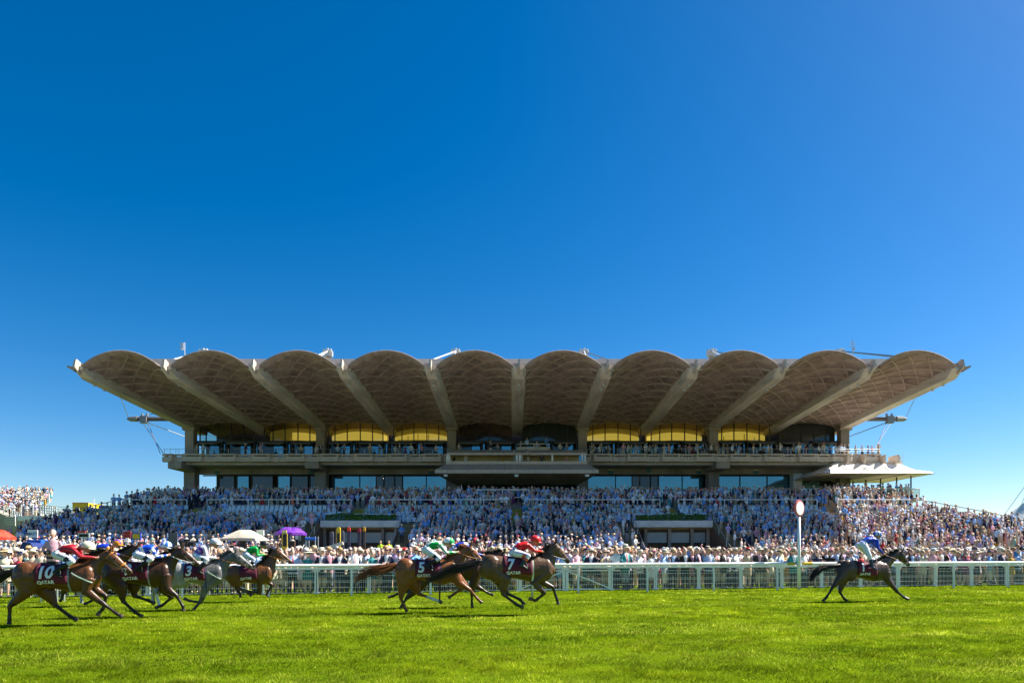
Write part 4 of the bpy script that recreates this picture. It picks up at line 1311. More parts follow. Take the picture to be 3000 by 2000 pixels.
    for s in (-1, 1):
        m_ = MB(); m_.tube([poll + hd * (HL * 0.08) + lat * (s * 0.085) - hup * 0.05, poll + hd * (HL * 0.45) + lat * (s * 0.09) - hup * 0.10, poll + hd * (HL * 0.76) + lat * (s * 0.062) - hup * 0.085], 0.009, 5); m_.build('cheek_strap', M_leather, H)
        m_ = MB(); bit = poll + hd * (HL * 0.78) + lat * (s * 0.062) - hup * 0.085
        q = [bit + hd * (math.cos(a) * 0.04) + hup * (math.sin(a) * 0.04) for a in [2 * math.pi * i / 10 for i in range(11)]]; m_.tube(q, 0.008, 5, caps=False); m_.build('bit_ring', M_stir, H)
    bits = [poll + hd * (HL * 0.78) + lat * (s * 0.066) - hup * 0.085 for s in (-1, 1)]
    # mane: locks along the crest, blown back
    rnd = random.Random(hash(name) % 999 if False else len(label))
    m_ = MB()
    for i in range(150):
        t = rnd.uniform(0.06, 1.0) ** 0.9
        j = min(6, int(t * 7)); f = t * 7 - j
        c_ = nk[j].lerp(nk[j + 1], f); r_ = lerp(nr[j], nr[j + 1], f)
        nu_ = (nk[j + 1] - nk[j]).normalized(); nup_ = lat.cross(nu_); nup_ = nup_ if nup_.z > 0 else -nup_
        root = c_ + nup_ * (r_ * 0.96) + lat * rnd.uniform(-0.025, 0.025)
        ln_ = rnd.uniform(0.10, 0.20) * (0.7 + 0.5 * t)
        back = -ax * rnd.uniform(0.5, 1.0) + Vector((0, 0, rnd.uniform(0.0, 0.5))) + lat * rnd.uniform(-0.6, 0.3)
        p1 = root + back * ln_ * 0.5 + nup_ * 0.02; p2 = root + back * ln_ + Vector((0, 0, rnd.uniform(-0.08, 0.02)))
        m_.tube([root, p1, p2], [0.016, 0.013, 0.002], 4)
    for i in range(12):     # forelock
        root = poll + hup * 0.02 + lat * rnd.uniform(-0.03, 0.03); m_.tube([root, root + hd * 0.07 + hup * 0.05, root + hd * 0.14 + hup * rnd.uniform(0.0, 0.04) + lat * rnd.uniform(-0.05, 0.05)], [0.012, 0.01, 0.002], 4)
    m_.build('mane', hair, H, smooth=True)
    # tail: a flowing bundle of locks
    if tailpts:
        tp = [T(0.03, -0.15 * dep)] + [ln.p(*q) for q in tailpts]
        m_ = MB()
        for i in range(170):
            sp = rnd.gauss(0, 1) ; sp2 = rnd.gauss(0, 1); ln_ = rnd.uniform(0.45, 1.12); wv = rnd.uniform(0, 6.3); wa = rnd.uniform(0.0, 0.035)
            q = []; rr = []
            N = 7
            for k in range(N + 1):
                t = k / N * ln_ * (len(tp) - 1)
                j = min(len(tp) - 2, int(t)); f = t - j
                # smooth interpolation
                a = tp[max(0, j - 1)]; b = tp[j]; c = tp[j + 1]; e = tp[min(len(tp) - 1, j + 2)]
                P = 0.5 * ((2 * b) + (c - a) * f + (2 * a - 5 * b + 4 * c - e) * f * f + (3 * b - a - 3 * c + e) * f ** 3)
                fr = k / N
                wd = 0.016 + 0.040 * min(1, fr * 1.6) + 0.018 * fr * fr
                q.append(P + lat * sp * wd * 0.8 + upv * (sp2 * wd + wa * fr * math.sin(wv + fr * 7)) + lat * (wa * fr * math.cos(wv + fr * 6))); rr.append(0.0115 * (1 - fr) ** 0.8 + 0.0012)
            m_.tube(q, rr, 4)
        m_.build('tail', hair, H, smooth=True)
    return dict(H=H, ln=ln, T=T, W=W_, ax=ax, up=upv, lat=lat, bits=bits, L=L)


def jockey(hs, name, label, d, silk, helmet, breech=(0.72, 0.74, 0.78), boot=None, sleeve=None, helmet_pat=None, silk_pat=None, words=None, rein=None, zoom=None, boottop=None):
    """crouched rider: d has pelvis, shoulder, head, elbow, hand, knee, ankle, toe in enlargement pixels"""
    ln, lat, H = hs['ln'], hs['lat'], hs['H']
    P = lambda k, w: ln.p(*d[k], w=w, zoom=zoom)
    skin = (0.42, 0.22, 0.14); sleeve = sleeve or silk
    mb = MB(); cv = []
    def put(c):
        while len(cv) < mb.n: cv.append(c)
    pe, sh_, hd = P('pelvis', 0), P('shoulder', 0), P('head', 0)
    bk = (sh_ - pe); bl = bk.length; bu = bk.normalized()
    nrm = lat.cross(bu); nrm = nrm if nrm.z > 0 else -nrm      # out of the back
    mid = (pe + sh_) / 2 + nrm * 0.045
    fnc = (lambda p: silk_pat(p - pe, (p - pe).dot(bu) / bl, (p - pe).dot(lat), (p - pe).dot(nrm))) if silk_pat else silk
    mb.tube([pe - bu * 0.13 - nrm * 0.01, pe, pe + bu * 0.08], [(0.10, 0.09), (0.165, 0.125), (0.155, 0.115)], 14, up=nrm); put(breech)
    mb.tube([pe + bu * 0.05, pe.lerp(mid, 0.6) + nrm * 0.01, mid, mid.lerp(sh_, 0.6), sh_, sh_ + bu * 0.07], [(0.145, 0.115), (0.155, 0.12), (0.165, 0.125), (0.18, 0.12), (0.175, 0.10), (0.10, 0.065)], 16, up=nrm); put(fnc)
    nk0 = sh_ + bu * 0.05
    mb.tube([nk0, nk0.lerp(hd, 0.5), hd - Vector((0, 0, 0.02))], [0.06, 0.055, 0.06], 8); put(skin)
    fw = (hs['ax'] * 1.0 + Vector((0, 0, -0.18))).normalized()       # gaze, along the running line
    hu = (Vector((0, 0, 1)) - fw * fw.z).normalized()
    mb.ell(hd, (0.078, 0.098, 0.115), 14, 10, rot=Matrix((lat, fw, hu)).transposed()); put(skin)
    chin = hd + fw * 0.055 - hu * 0.085
    mb.ell(chin, (0.048, 0.045, 0.045), 8, 6, rot=Matrix((lat, fw, hu)).transposed()); put(skin)
    mb.tube([hd + fw * 0.09 + hu * 0.015, hd + fw * 0.122 - hu * 0.03], [0.013, 0.018], 6); put(skin)
    for s in (-1, 1):
        w = s
        so = sh_ + lat * (s * 0.165) - nrm * 0.01
        el, ha = P('elbow', s * 0.24), P('hand', s * 0.075)
        mb.tube([so, so.lerp(el, 0.5), el], [0.068, 0.058, 0.048], 10); put(sleeve if not callable(sleeve) else (lambda p, a=so, b=el: sleeve(p, a, b)))
        mb.ell(el, (0.05, 0.05, 0.05), 8, 6); put(sleeve if not callable(sleeve) else (lambda p, a=so, b=el: sleeve(p, a, b)))
        wr = el.lerp(ha, 0.86)
        mb.tube([el, el.lerp(ha, 0.5), wr], [0.048, 0.043, 0.032], 10); put(sleeve if not callable(sleeve) else (lambda p, a=el, b=wr: sleeve(p, a, b)))
        fd = (ha - el).normalized(); pu = fd.cross(lat).normalized(); pu = pu if pu.z > 0 else -pu
        mb.tube([wr, wr + fd * 0.045, wr + fd * 0.09], [(0.022, 0.03), (0.026, 0.042), (0.024, 0.04)], 8, up=pu); put(skin)
        for k_ in range(4):       # fingers curled round the rein
            kb = wr + fd * 0.09 + pu * (0.03 - 0.02 * k_) - lat * (s * 0.012)
            ln_ = (0.030, 0.034, 0.032, 0.026)[k_]
            mb.tube([kb, kb + fd * ln_, kb + fd * (ln_ * 0.9) - lat * (s * 0.032), kb + fd * 0.004 - lat * (s * 0.038)], [0.0105, 0.010, 0.0095, 0.008], 6); put(skin)
        tb_ = wr + fd * 0.045 + pu * 0.036; mb.tube([tb_, tb_ + fd * 0.035 + pu * 0.008 - lat * s * 0.012, tb_ + fd * 0.062 - lat * s * 0.028], [0.012, 0.011, 0.009], 6); put(skin)
        hip = pe + lat * (s * 0.10) - nrm * 0.02
        kn, an, to = P('knee', s * 0.31), P('ankle', s * 0.33), P('toe', s * 0.34)
        mb.tube([hip, hip.lerp(kn, 0.45), kn], [0.118, 0.098, 0.068], 12); put(breech)
        mb.ell(kn, (0.066, 0.062, 0.066), 8, 6); put(breech)
        ktop = kn.lerp(an, 0.12)
        mb.tube([kn, ktop], [0.062, 0.06], 10); put(breech)
        bc = boot or (0.012, 0.012, 0.013)
        mb.tube([ktop, kn.lerp(an, 0.4), an], [0.062, 0.064, 0.042], 10); put((lambda p, k=kn: Vector(boottop) if boottop and (p - k).length < 0.17 else Vector(bc)))
        fo = (to - an); fo = fo.normalized() * max(0.13, fo.length)
        mb.tube([an - fo * 0.45 - Vector((0, 0, 0.03)), an - Vector((0, 0, 0.03)) + fo * 0.3, an + fo * 1.15 - Vector((0, 0, 0.045))], [0.036, 0.044, 0.028], 8); put(bc)
    me = remesh(mb, 0.0105, 2, name)
    vals = nearest_source(me, mb, cv)
    # patterns are evaluated on the final surface so that their edges stay crisp
    org = Vector((pe.x, pe.y, 0))
    dat = np.ones((len(me.vertices), 4), np.float32)
    for i, v in enumerate(me.vertices):
        c = vals[i]; dat[i, :3] = c(v.co) if callable(c) else c
    att = me.attributes.new('col', 'FLOAT_COLOR', 'POINT'); att.data.foreach_set('color', dat.ravel())
    bvh = BVHTree.FromPolygons([v.co.copy() for v in me.vertices], [tuple(p.vertices) for p in me.polygons])
    me.transform(Matrix.Translation(-org)); me.materials.append(mat('silks', (1, 1, 1), 0.38, attr='col', noise=0.12, nscale=14, bump=0.8, bscale=11, spec=0.4))
    J = link('person', me, None, org)
    tag(J, label, 'person', 'jockeys')
    # helmet with peak
    hr = Matrix((lat, fw, hu)).transposed()
    m_ = MB()
    c0 = hd + hu * 0.028 - fw * 0.005
    prof = [(0.126, -0.02), (0.130, 0.01), (0.125, 0.05), (0.108, 0.09), (0.075, 0.122), (0.035, 0.138), (0.0, 0.142)]
    m_.lathe(prof, c0, 24, rot=hr, sy=1.18, sx=0.98)
    pk = MB()
    vs = []
    for j in range(13):
        a = math.pi * (0.12 + 0.76 * j / 12)
        for r_, dz in ((1.0, 0.0), (1.38 + 0.18 * math.sin(a) - 0.18, -0.022)):
            vs.append(c0 + lat * (math.cos(a) * 0.122 * (r_ if r_ == 1.0 else 1.02)) + fw * (math.sin(a) * 0.145 * r_) + hu * (-0.012 + dz))
    pk.add(vs, [(2 * j, 2 * j + 1, 2 * j + 3, 2 * j + 2) for j in range(12)])
    hm = None
    if helmet_pat:
        me_ = m_.mesh('helmet', [mat('helmet_cloth', (1, 1, 1), 0.45, attr='col')], org, True)
        at_ = me_.attributes.new('col', 'FLOAT_COLOR', 'CORNER'); cc = []
        for p in me_.polygons:
            q = p.center + org - c0; cl_ = helmet_pat(q.dot(lat), q.dot(fw), q.dot(hu)); cc += [(*cl_, 1.0)] * p.loop_total
        at_.data.foreach_set('color', np.array(cc, np.float32).ravel()); hm = link('helmet', me_, J, org)
    else:
        hm = m_.build('helmet', mat('helmet_' + name, helmet, 0.4, noise=0.08, nscale=8), J, org, smooth=True)
    pp = pk.build('peak', mat('helmet_' + name, helmet, 0.4), hm, org); md = pp.modifiers.new('t', 'SOLIDIFY'); md.thickness = 0.008
    m_ = MB(); q = [hd + hu * 0.02 + lat * (math.cos(a) * 0.086) + fw * (math.sin(a) * 0.108) for a in [math.pi * (0.02 + 0.96 * i / 10) for i in range(11)]]
    m_.tube(q, [(0.012, 0.026)] * 11, 6, up=hu); m_.build('goggles', mat('goggle_lens', (0.015, 0.012, 0.01), 0.1), J, org)
    # stirrup iron on the near boot, rein to the bits
    for s in (-1, 1):
        an, to = P('ankle', s * 0.33), P('toe', s * 0.34)
        c_ = an.lerp(to, 0.75) - Vector((0, 0, 0.04)); m_ = MB()
        q = [c_ + Vector((0, 0, 0.055 + 0.075 * math.sin(a))) + hs['ax'] * (0.055 * math.cos(a)) for a in [2 * math.pi * i / 12 for i in range(13)]]
        m_.tube(q, 0.009, 5, caps=False); m_.build('stirrup', M_stir, H)
        ha = P('hand', s * 0.075); b0 = hs['bits'][0 if s < 0 else 1]; mid_ = (ha + b0) / 2 - Vector((0, 0, 0.02)) + lat * (s * 0.05)
        m_ = MB(); m_.tube([ha, mid_, b0], 0.009, 5); m_.build('rein', rein or M_tan, H)
    if words:
        tx, sz, colr = words
        hip = pe + lat * -0.10; kn = P('knee', -0.31); dv = (kn - hip).normalized(); uv = -lat.cross(dv); uv = uv if uv.z > 0 else -uv
        V, F = text_mesh(tx, sz, 0.002, cut=0.3)
        m_ = MB(); c_ = hip.lerp(kn, 0.5)
        q = []
        for v in V:
            o_ = c_ + dv * v.x + uv * (v.y - sz * 0.34 + 0.03) - lat * 0.6
            h_ = bvh.ray_cast(o_, lat, 1.2); q.append((h_[0] if h_[0] is not None else o_ + lat * 0.5) - lat * 0.012)
        m_.add(q, F); m_.build('sponsor_lettering', mat('lettering_' + name, colr, 0.6), J, recalc=False)
    return J


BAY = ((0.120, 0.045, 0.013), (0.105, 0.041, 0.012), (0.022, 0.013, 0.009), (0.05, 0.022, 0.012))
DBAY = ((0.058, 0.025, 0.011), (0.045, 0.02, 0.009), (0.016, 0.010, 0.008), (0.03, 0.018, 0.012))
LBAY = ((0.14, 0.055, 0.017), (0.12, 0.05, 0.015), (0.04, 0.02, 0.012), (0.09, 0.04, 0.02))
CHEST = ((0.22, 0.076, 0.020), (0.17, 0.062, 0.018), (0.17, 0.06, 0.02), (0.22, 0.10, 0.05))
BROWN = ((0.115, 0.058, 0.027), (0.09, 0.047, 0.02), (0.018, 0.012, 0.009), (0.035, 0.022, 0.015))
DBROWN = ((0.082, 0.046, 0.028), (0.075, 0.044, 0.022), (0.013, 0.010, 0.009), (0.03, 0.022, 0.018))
GREY = ((0.22, 0.215, 0.21), (0.28, 0.27, 0.26), (0.055, 0.052, 0.05), (0.17, 0.16, 0.155))
WHT = (0.7, 0.72, 0.75)

# number 10, nearest
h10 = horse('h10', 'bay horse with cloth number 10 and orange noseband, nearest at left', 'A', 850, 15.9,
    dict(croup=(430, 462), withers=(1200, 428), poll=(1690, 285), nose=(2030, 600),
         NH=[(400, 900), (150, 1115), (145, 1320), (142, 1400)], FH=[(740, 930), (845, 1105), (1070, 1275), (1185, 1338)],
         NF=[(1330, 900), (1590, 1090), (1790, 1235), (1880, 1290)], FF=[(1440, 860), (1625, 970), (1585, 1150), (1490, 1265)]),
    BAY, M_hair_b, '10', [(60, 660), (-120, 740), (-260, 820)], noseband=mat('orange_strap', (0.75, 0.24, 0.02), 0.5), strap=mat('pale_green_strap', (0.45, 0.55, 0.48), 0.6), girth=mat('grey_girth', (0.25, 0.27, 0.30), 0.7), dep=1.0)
jockey(h10, 'j10', 'jockey in dark red silks and cream cap riding horse number 10', dict(pelvis=(910, 320), shoulder=(1150, 240), head=(1350, 235), elbow=(1235, 365), hand=(1500, 385), knee=(1110, 435), ankle=(850, 590), toe=(900, 625)),
    (0.30, 0.010, 0.020), (0.72, 0.66, 0.50), words=('BLOORIE', 0.085, (0.01, 0.012, 0.03)), rein=M_leather,
    silk_pat=lambda q, a, l, n: (0.70, 0.62, 0.47) if (n > 0.118 and abs(l) < 0.10 and a < 1.2) else (0.30, 0.010, 0.020))

# blue and white rider on a dark bay
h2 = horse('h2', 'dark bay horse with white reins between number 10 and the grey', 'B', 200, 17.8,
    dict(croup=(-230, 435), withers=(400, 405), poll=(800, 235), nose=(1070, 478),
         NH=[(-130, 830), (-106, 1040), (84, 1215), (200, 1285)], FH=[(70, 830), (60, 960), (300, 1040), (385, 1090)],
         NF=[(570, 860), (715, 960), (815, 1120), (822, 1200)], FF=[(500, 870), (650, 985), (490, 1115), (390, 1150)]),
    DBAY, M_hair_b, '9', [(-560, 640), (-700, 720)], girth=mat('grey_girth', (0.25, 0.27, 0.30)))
jockey(h2, 'j2', 'jockey in royal blue and white silks with blue and white star cap', dict(pelvis=(140, 325), shoulder=(360, 235), head=(560, 225), elbow=(420, 370), hand=(600, 340), knee=(330, 405), ankle=(110, 540), toe=(170, 565)),
    (0.01, 0.07, 0.52), (0.62, 0.68, 0.80), rein=mat('white_rein', (0.6, 0.58, 0.54), 0.6),
    silk_pat=lambda q, a, l, n: WHT if 0.30 < a < 0.52 else (0.01, 0.07, 0.52),
    sleeve=lambda p, a, b_: WHT if int((p - a).length / 0.075) % 2 else (0.01, 0.07, 0.52),
    helmet_pat=lambda l, f, u: (0.02, 0.14, 0.62) if (math.sin(math.atan2(f, l) * 5) > 0.35 and u > 0.0) else (0.66, 0.70, 0.80))

# grey, number 3
h3 = horse('h3', 'grey horse with cloth number 3', 'B', 1000, 19.9,
    dict(croup=(745, 468), withers=(1240, 440), poll=(1625, 305), nose=(1880, 512),
         NH=[(600, 800), (400, 930), (440, 1050), (455, 1115)], FH=[(640, 800), (345, 930), (350, 1000), (375, 1080)],
         NF=[(1160, 850), (1105, 1035), (1020, 1125), (975, 1180)], FF=[(1150, 850), (1085, 1065), (910, 1040), (830, 1000)], socks=[('NH', (0.5, 0.5, 0.48)), ('FH', (0.5, 0.5, 0.48))]),
    GREY, M_hair_g, '3', [(480, 700), (380, 800)], strap=mat('pale_green_strap', (0.45, 0.55, 0.48)), girth=mat('blue_girth', (0.03, 0.035, 0.14), 0.7), shade=(1.35, 0.55))
def checks(q, a, l, n):
    if a > 0.88: return (0.50, 0.50, 0.56)
    return (0.24, 0.006, 0.38) if (int(a * 5 + 10) + int(l * 11 + 20)) % 2 or n < -0.03 else (0.45, 0.40, 0.58)
jockey(h3, 'j3', 'jockey in purple and lilac check silks with silver cap riding the grey', dict(pelvis=(1030, 355), shoulder=(1165, 225), head=(1305, 165), elbow=(1180, 370), hand=(1350, 392), knee=(1180, 410), ankle=(1060, 585), toe=(1110, 605)),
    (0.26, 0.008, 0.40), (0.50, 0.51, 0.56), sleeve=(0.50, 0.50, 0.56), silk_pat=checks, boot=(0.02, 0.018, 0.02))

# green rider, furthest of the left pack
hg = horse('hg', 'bay horse leading the left pack, closest to the rail', 'B', 1850, 23.0,
    dict(croup=(1600, 505), withers=(2010, 462), poll=(2255, 245), nose=(2490, 445),
         NH=[(1590, 690), (1560, 790), (1790, 905), (1870, 965)], FH=[(1640, 690), (1620, 830), (1690, 930), (1700, 990)],
         NF=[(1985, 740), (1995, 925), (1870, 905), (1770, 885)], FF=[(2060, 715), (2180, 800), (2105, 925), (2090, 962)]),
    LBAY, M_hair_b, '', [(1450, 660), (1380, 740)])
jockey(hg, 'jg', 'jockey in emerald green silks and black cap on the leading left horse', dict(pelvis=(1795, 330), shoulder=(1955, 240), head=(2062, 195), elbow=(1955, 348), hand=(2090, 330), knee=(1900, 410), ankle=(1850, 520), toe=(1905, 540)),
    (0.005, 0.30, 0.045), (0.015, 0.015, 0.017), breech=(0.55, 0.60, 0.70))

# orange cap, hidden behind number 10
ho = horse('ho', 'very dark horse mostly hidden behind number 10', 'A', 1400, 21.2,
    dict(croup=(1130, 420), withers=(1640, 390), poll=(2110, 205), nose=(2330, 440),
         NH=[(1020, 800), (965, 930), (945, 1010), (915, 1050)], FH=[(1150, 800), (1230, 940), (1250, 1030), (1245, 1075)],
         NF=[(1650, 800), (1560, 950), (1400, 1040), (1290, 1090)], FF=[(1700, 800), (1830, 930), (1700, 930), (1610, 890)], socks=[('FH', (0.55, 0.5, 0.47))]),
    DBAY, M_hair_b, '', [(900, 620), (800, 700)], cloth_text=False)
jockey(ho, 'jo', 'jockey in royal blue silks with orange armband and orange striped cap', dict(pelvis=(1470, 270), shoulder=(1680, 225), head=(1800, 178), elbow=(1715, 320), hand=(1850, 330), knee=(1620, 400), ankle=(1480, 540), toe=(1530, 560)),
    (0.01, 0.04, 0.42), (0.80, 0.27, 0.02), sleeve=lambda p, a, b_: (0.85, 0.30, 0.03) if 0.05 < (p - a).length < 0.13 else (0.01, 0.04, 0.42),
    helmet_pat=lambda l, f, u: (0.02, 0.03, 0.35) if int((l + 0.3) / 0.042) % 2 else (0.80, 0.27, 0.02))

# nose just entering at the left edge
hn = horse('hn', 'dark horse entering at the left frame edge, only its muzzle in view', 'A', -900, 19.6,
    dict(croup=(-1300, 470), withers=(-640, 430), poll=(-230, 330), nose=(60, 560),
         NH=[(-1230, 830), (-1300, 1000), (-1250, 1120), (-1200, 1180)], FH=[(-1130, 830), (-1050, 960), (-900, 1080), (-840, 1130)],
         NF=[(-540, 820), (-430, 960), (-330, 1080), (-270, 1130)], FF=[(-500, 800), (-380, 900), (-450, 1020), (-530, 1060)]),
    DBAY, M_hair_b, '', [(-1500, 650)], cloth_text=False)

jockey(hn, 'jn', 'jockey in yellow silks on the horse just outside the left frame edge', dict(pelvis=(-875, 343), shoulder=(-680, 278), head=(-518, 274), elbow=(-612, 379), hand=(-397, 395), knee=(-713, 436), ankle=(-923, 561), toe=(-883, 590)),
    (0.60, 0.42, 0.02), (0.60, 0.42, 0.02))

# number 5, chestnut
h5 = horse('h5', 'chestnut horse with cloth number 5 and a flowing chestnut tail', 'C', 1350, 19.0,
    dict(croup=(950, 540), withers=(1570, 530), poll=(2000, 330), nose=(2200, 555),
         NH=[(900, 960), (865, 1185), (925, 1330), (965, 1405)], FH=[(1100, 990), (1155, 1110), (1400, 1200), (1545, 1255)],
         NF=[(1820, 940), (2000, 1050), (2130, 1200), (2195, 1260)], FF=[(1900, 960), (1840, 1045), (1730, 1120), (1640, 1180)], socks=[('FH', WHT)]),
    CHEST, M_hair_c, '5', [(560, 700), (330, 760), (110, 880)], girth=mat('violet_girth', (0.10, 0.06, 0.18), 0.7))
def green_white(q, a, l, n): return WHT if (abs(abs(l) - 0.09) < 0.03 and n > 0.02) or a > 0.97 else (0.005, 0.32, 0.06)
jockey(h5, 'j5', 'jockey in green and white striped silks riding the chestnut number 5', dict(pelvis=(1285, 385), shoulder=(1500, 300), head=(1655, 285), elbow=(1610, 440), hand=(1800, 430), knee=(1490, 530), ankle=(1290, 650), toe=(1375, 700)),
    (0.005, 0.32, 0.06), (0.45, 0.55, 0.55), silk_pat=green_white, 
    sleeve=lambda p, a, b_: WHT if int((p.z * 1.0 + p.x) / 0.055) % 2 else (0.005, 0.32, 0.06),
    helmet_pat=lambda l, f, u: (0.01, 0.36, 0.08) if f > 0.0 else (0.62, 0.66, 0.74))

# blue rider between 5 and 7
hb = horse('hb', 'dark brown horse half hidden between numbers 5 and 7', 'C', 1700, 20.7,
    dict(croup=(1370, 520), withers=(1960, 505), poll=(2550, 440), nose=(2740, 660),
         NH=[(1150, 1000), (960, 1180), (880, 1300), (860, 1375)], FH=[(1120, 980), (860, 1090), (730, 1150), (650, 1165)],
         NF=[(2040, 980), (2030, 1120), (2030, 1270), (2035, 1345)], FF=[(2080, 980), (2200, 1040), (2300, 1100), (2380, 1130)]),
    DBAY, M_hair_b, '', [(1150, 700)], cloth_text=False)
jockey(hb, 'jb', 'jockey in royal blue silks and black cap with red band, behind number 5', dict(pelvis=(1740, 395), shoulder=(1935, 315), head=(2085, 285), elbow=(2000, 440), hand=(2230, 480), knee=(1900, 530), ankle=(1800, 660), toe=(1850, 680)),
    (0.008, 0.045, 0.50), (0.03, 0.028, 0.03), silk_pat=lambda q, a, l, n: WHT if a > 0.9 else (0.008, 0.045, 0.50),
    helmet_pat=lambda l, f, u: (0.55, 0.02, 0.03) if abs(f + 0.03) < 0.028 else (0.035, 0.03, 0.03))

# number 7
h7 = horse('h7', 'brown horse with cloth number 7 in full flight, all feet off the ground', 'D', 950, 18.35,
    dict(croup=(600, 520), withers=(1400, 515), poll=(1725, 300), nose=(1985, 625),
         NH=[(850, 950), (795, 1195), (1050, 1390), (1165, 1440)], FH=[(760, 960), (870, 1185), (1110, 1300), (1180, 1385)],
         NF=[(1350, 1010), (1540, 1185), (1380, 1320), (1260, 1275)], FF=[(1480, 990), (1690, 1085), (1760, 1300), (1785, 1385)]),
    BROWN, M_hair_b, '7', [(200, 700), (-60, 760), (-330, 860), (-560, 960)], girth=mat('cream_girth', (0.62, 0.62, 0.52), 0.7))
jockey(h7, 'j7', 'jockey in bright red silks and red cap riding horse number 7', dict(pelvis=(1000, 465), shoulder=(1230, 335), head=(1380, 275), elbow=(1370, 440), hand=(1500, 450), knee=(1255, 530), ankle=(1140, 680), toe=(1225, 720)),
    (0.62, 0.012, 0.012), (0.62, 0.012, 0.012), words=('KS HAMILTON', 0.05, (0.02, 0.05, 0.35)), rein=M_leather, boottop=(0.65, 0.12, 0.05), boot=(0.02, 0.04, 0.05))

# number 1, clear on the right
h1 = horse('h1', 'dark brown horse with cloth number 1, alone beyond the winning post', 'E', 1150, 23.2,
    dict(croup=(860, 702), withers=(1370, 692), poll=(1800, 545), nose=(1945, 775),
         NH=[(780, 1000), (640, 1150), (530, 1330), (470, 1392)], FH=[(820, 1030), (755, 1235), (830, 1350), (880, 1388)],
         NF=[(1560, 1030), (1740, 1240), (1850, 1330), (1925, 1362)], FF=[(1590, 1030), (1715, 1220), (1830, 1310), (1890, 1345)]),
    DBROWN, M_hair_b, '1', [(440, 840), (300, 960), (250, 1040)])
jockey(h1, 'j1', 'jockey in royal blue silks and blue and white cap standing in stirrups on number 1', dict(pelvis=(1130, 430), shoulder=(1325, 345), head=(1400, 285), elbow=(1405, 490), hand=(1510, 600), knee=(1270, 640), ankle=(1310, 800), toe=(1385, 835)),
    (0.008, 0.05, 0.48), (0.55, 0.60, 0.72), boot=(0.02, 0.045, 0.10),
    helmet_pat=lambda l, f, u: (0.02, 0.07, 0.5) if int((f + 0.3) / 0.045) % 2 else (0.66, 0.70, 0.80))
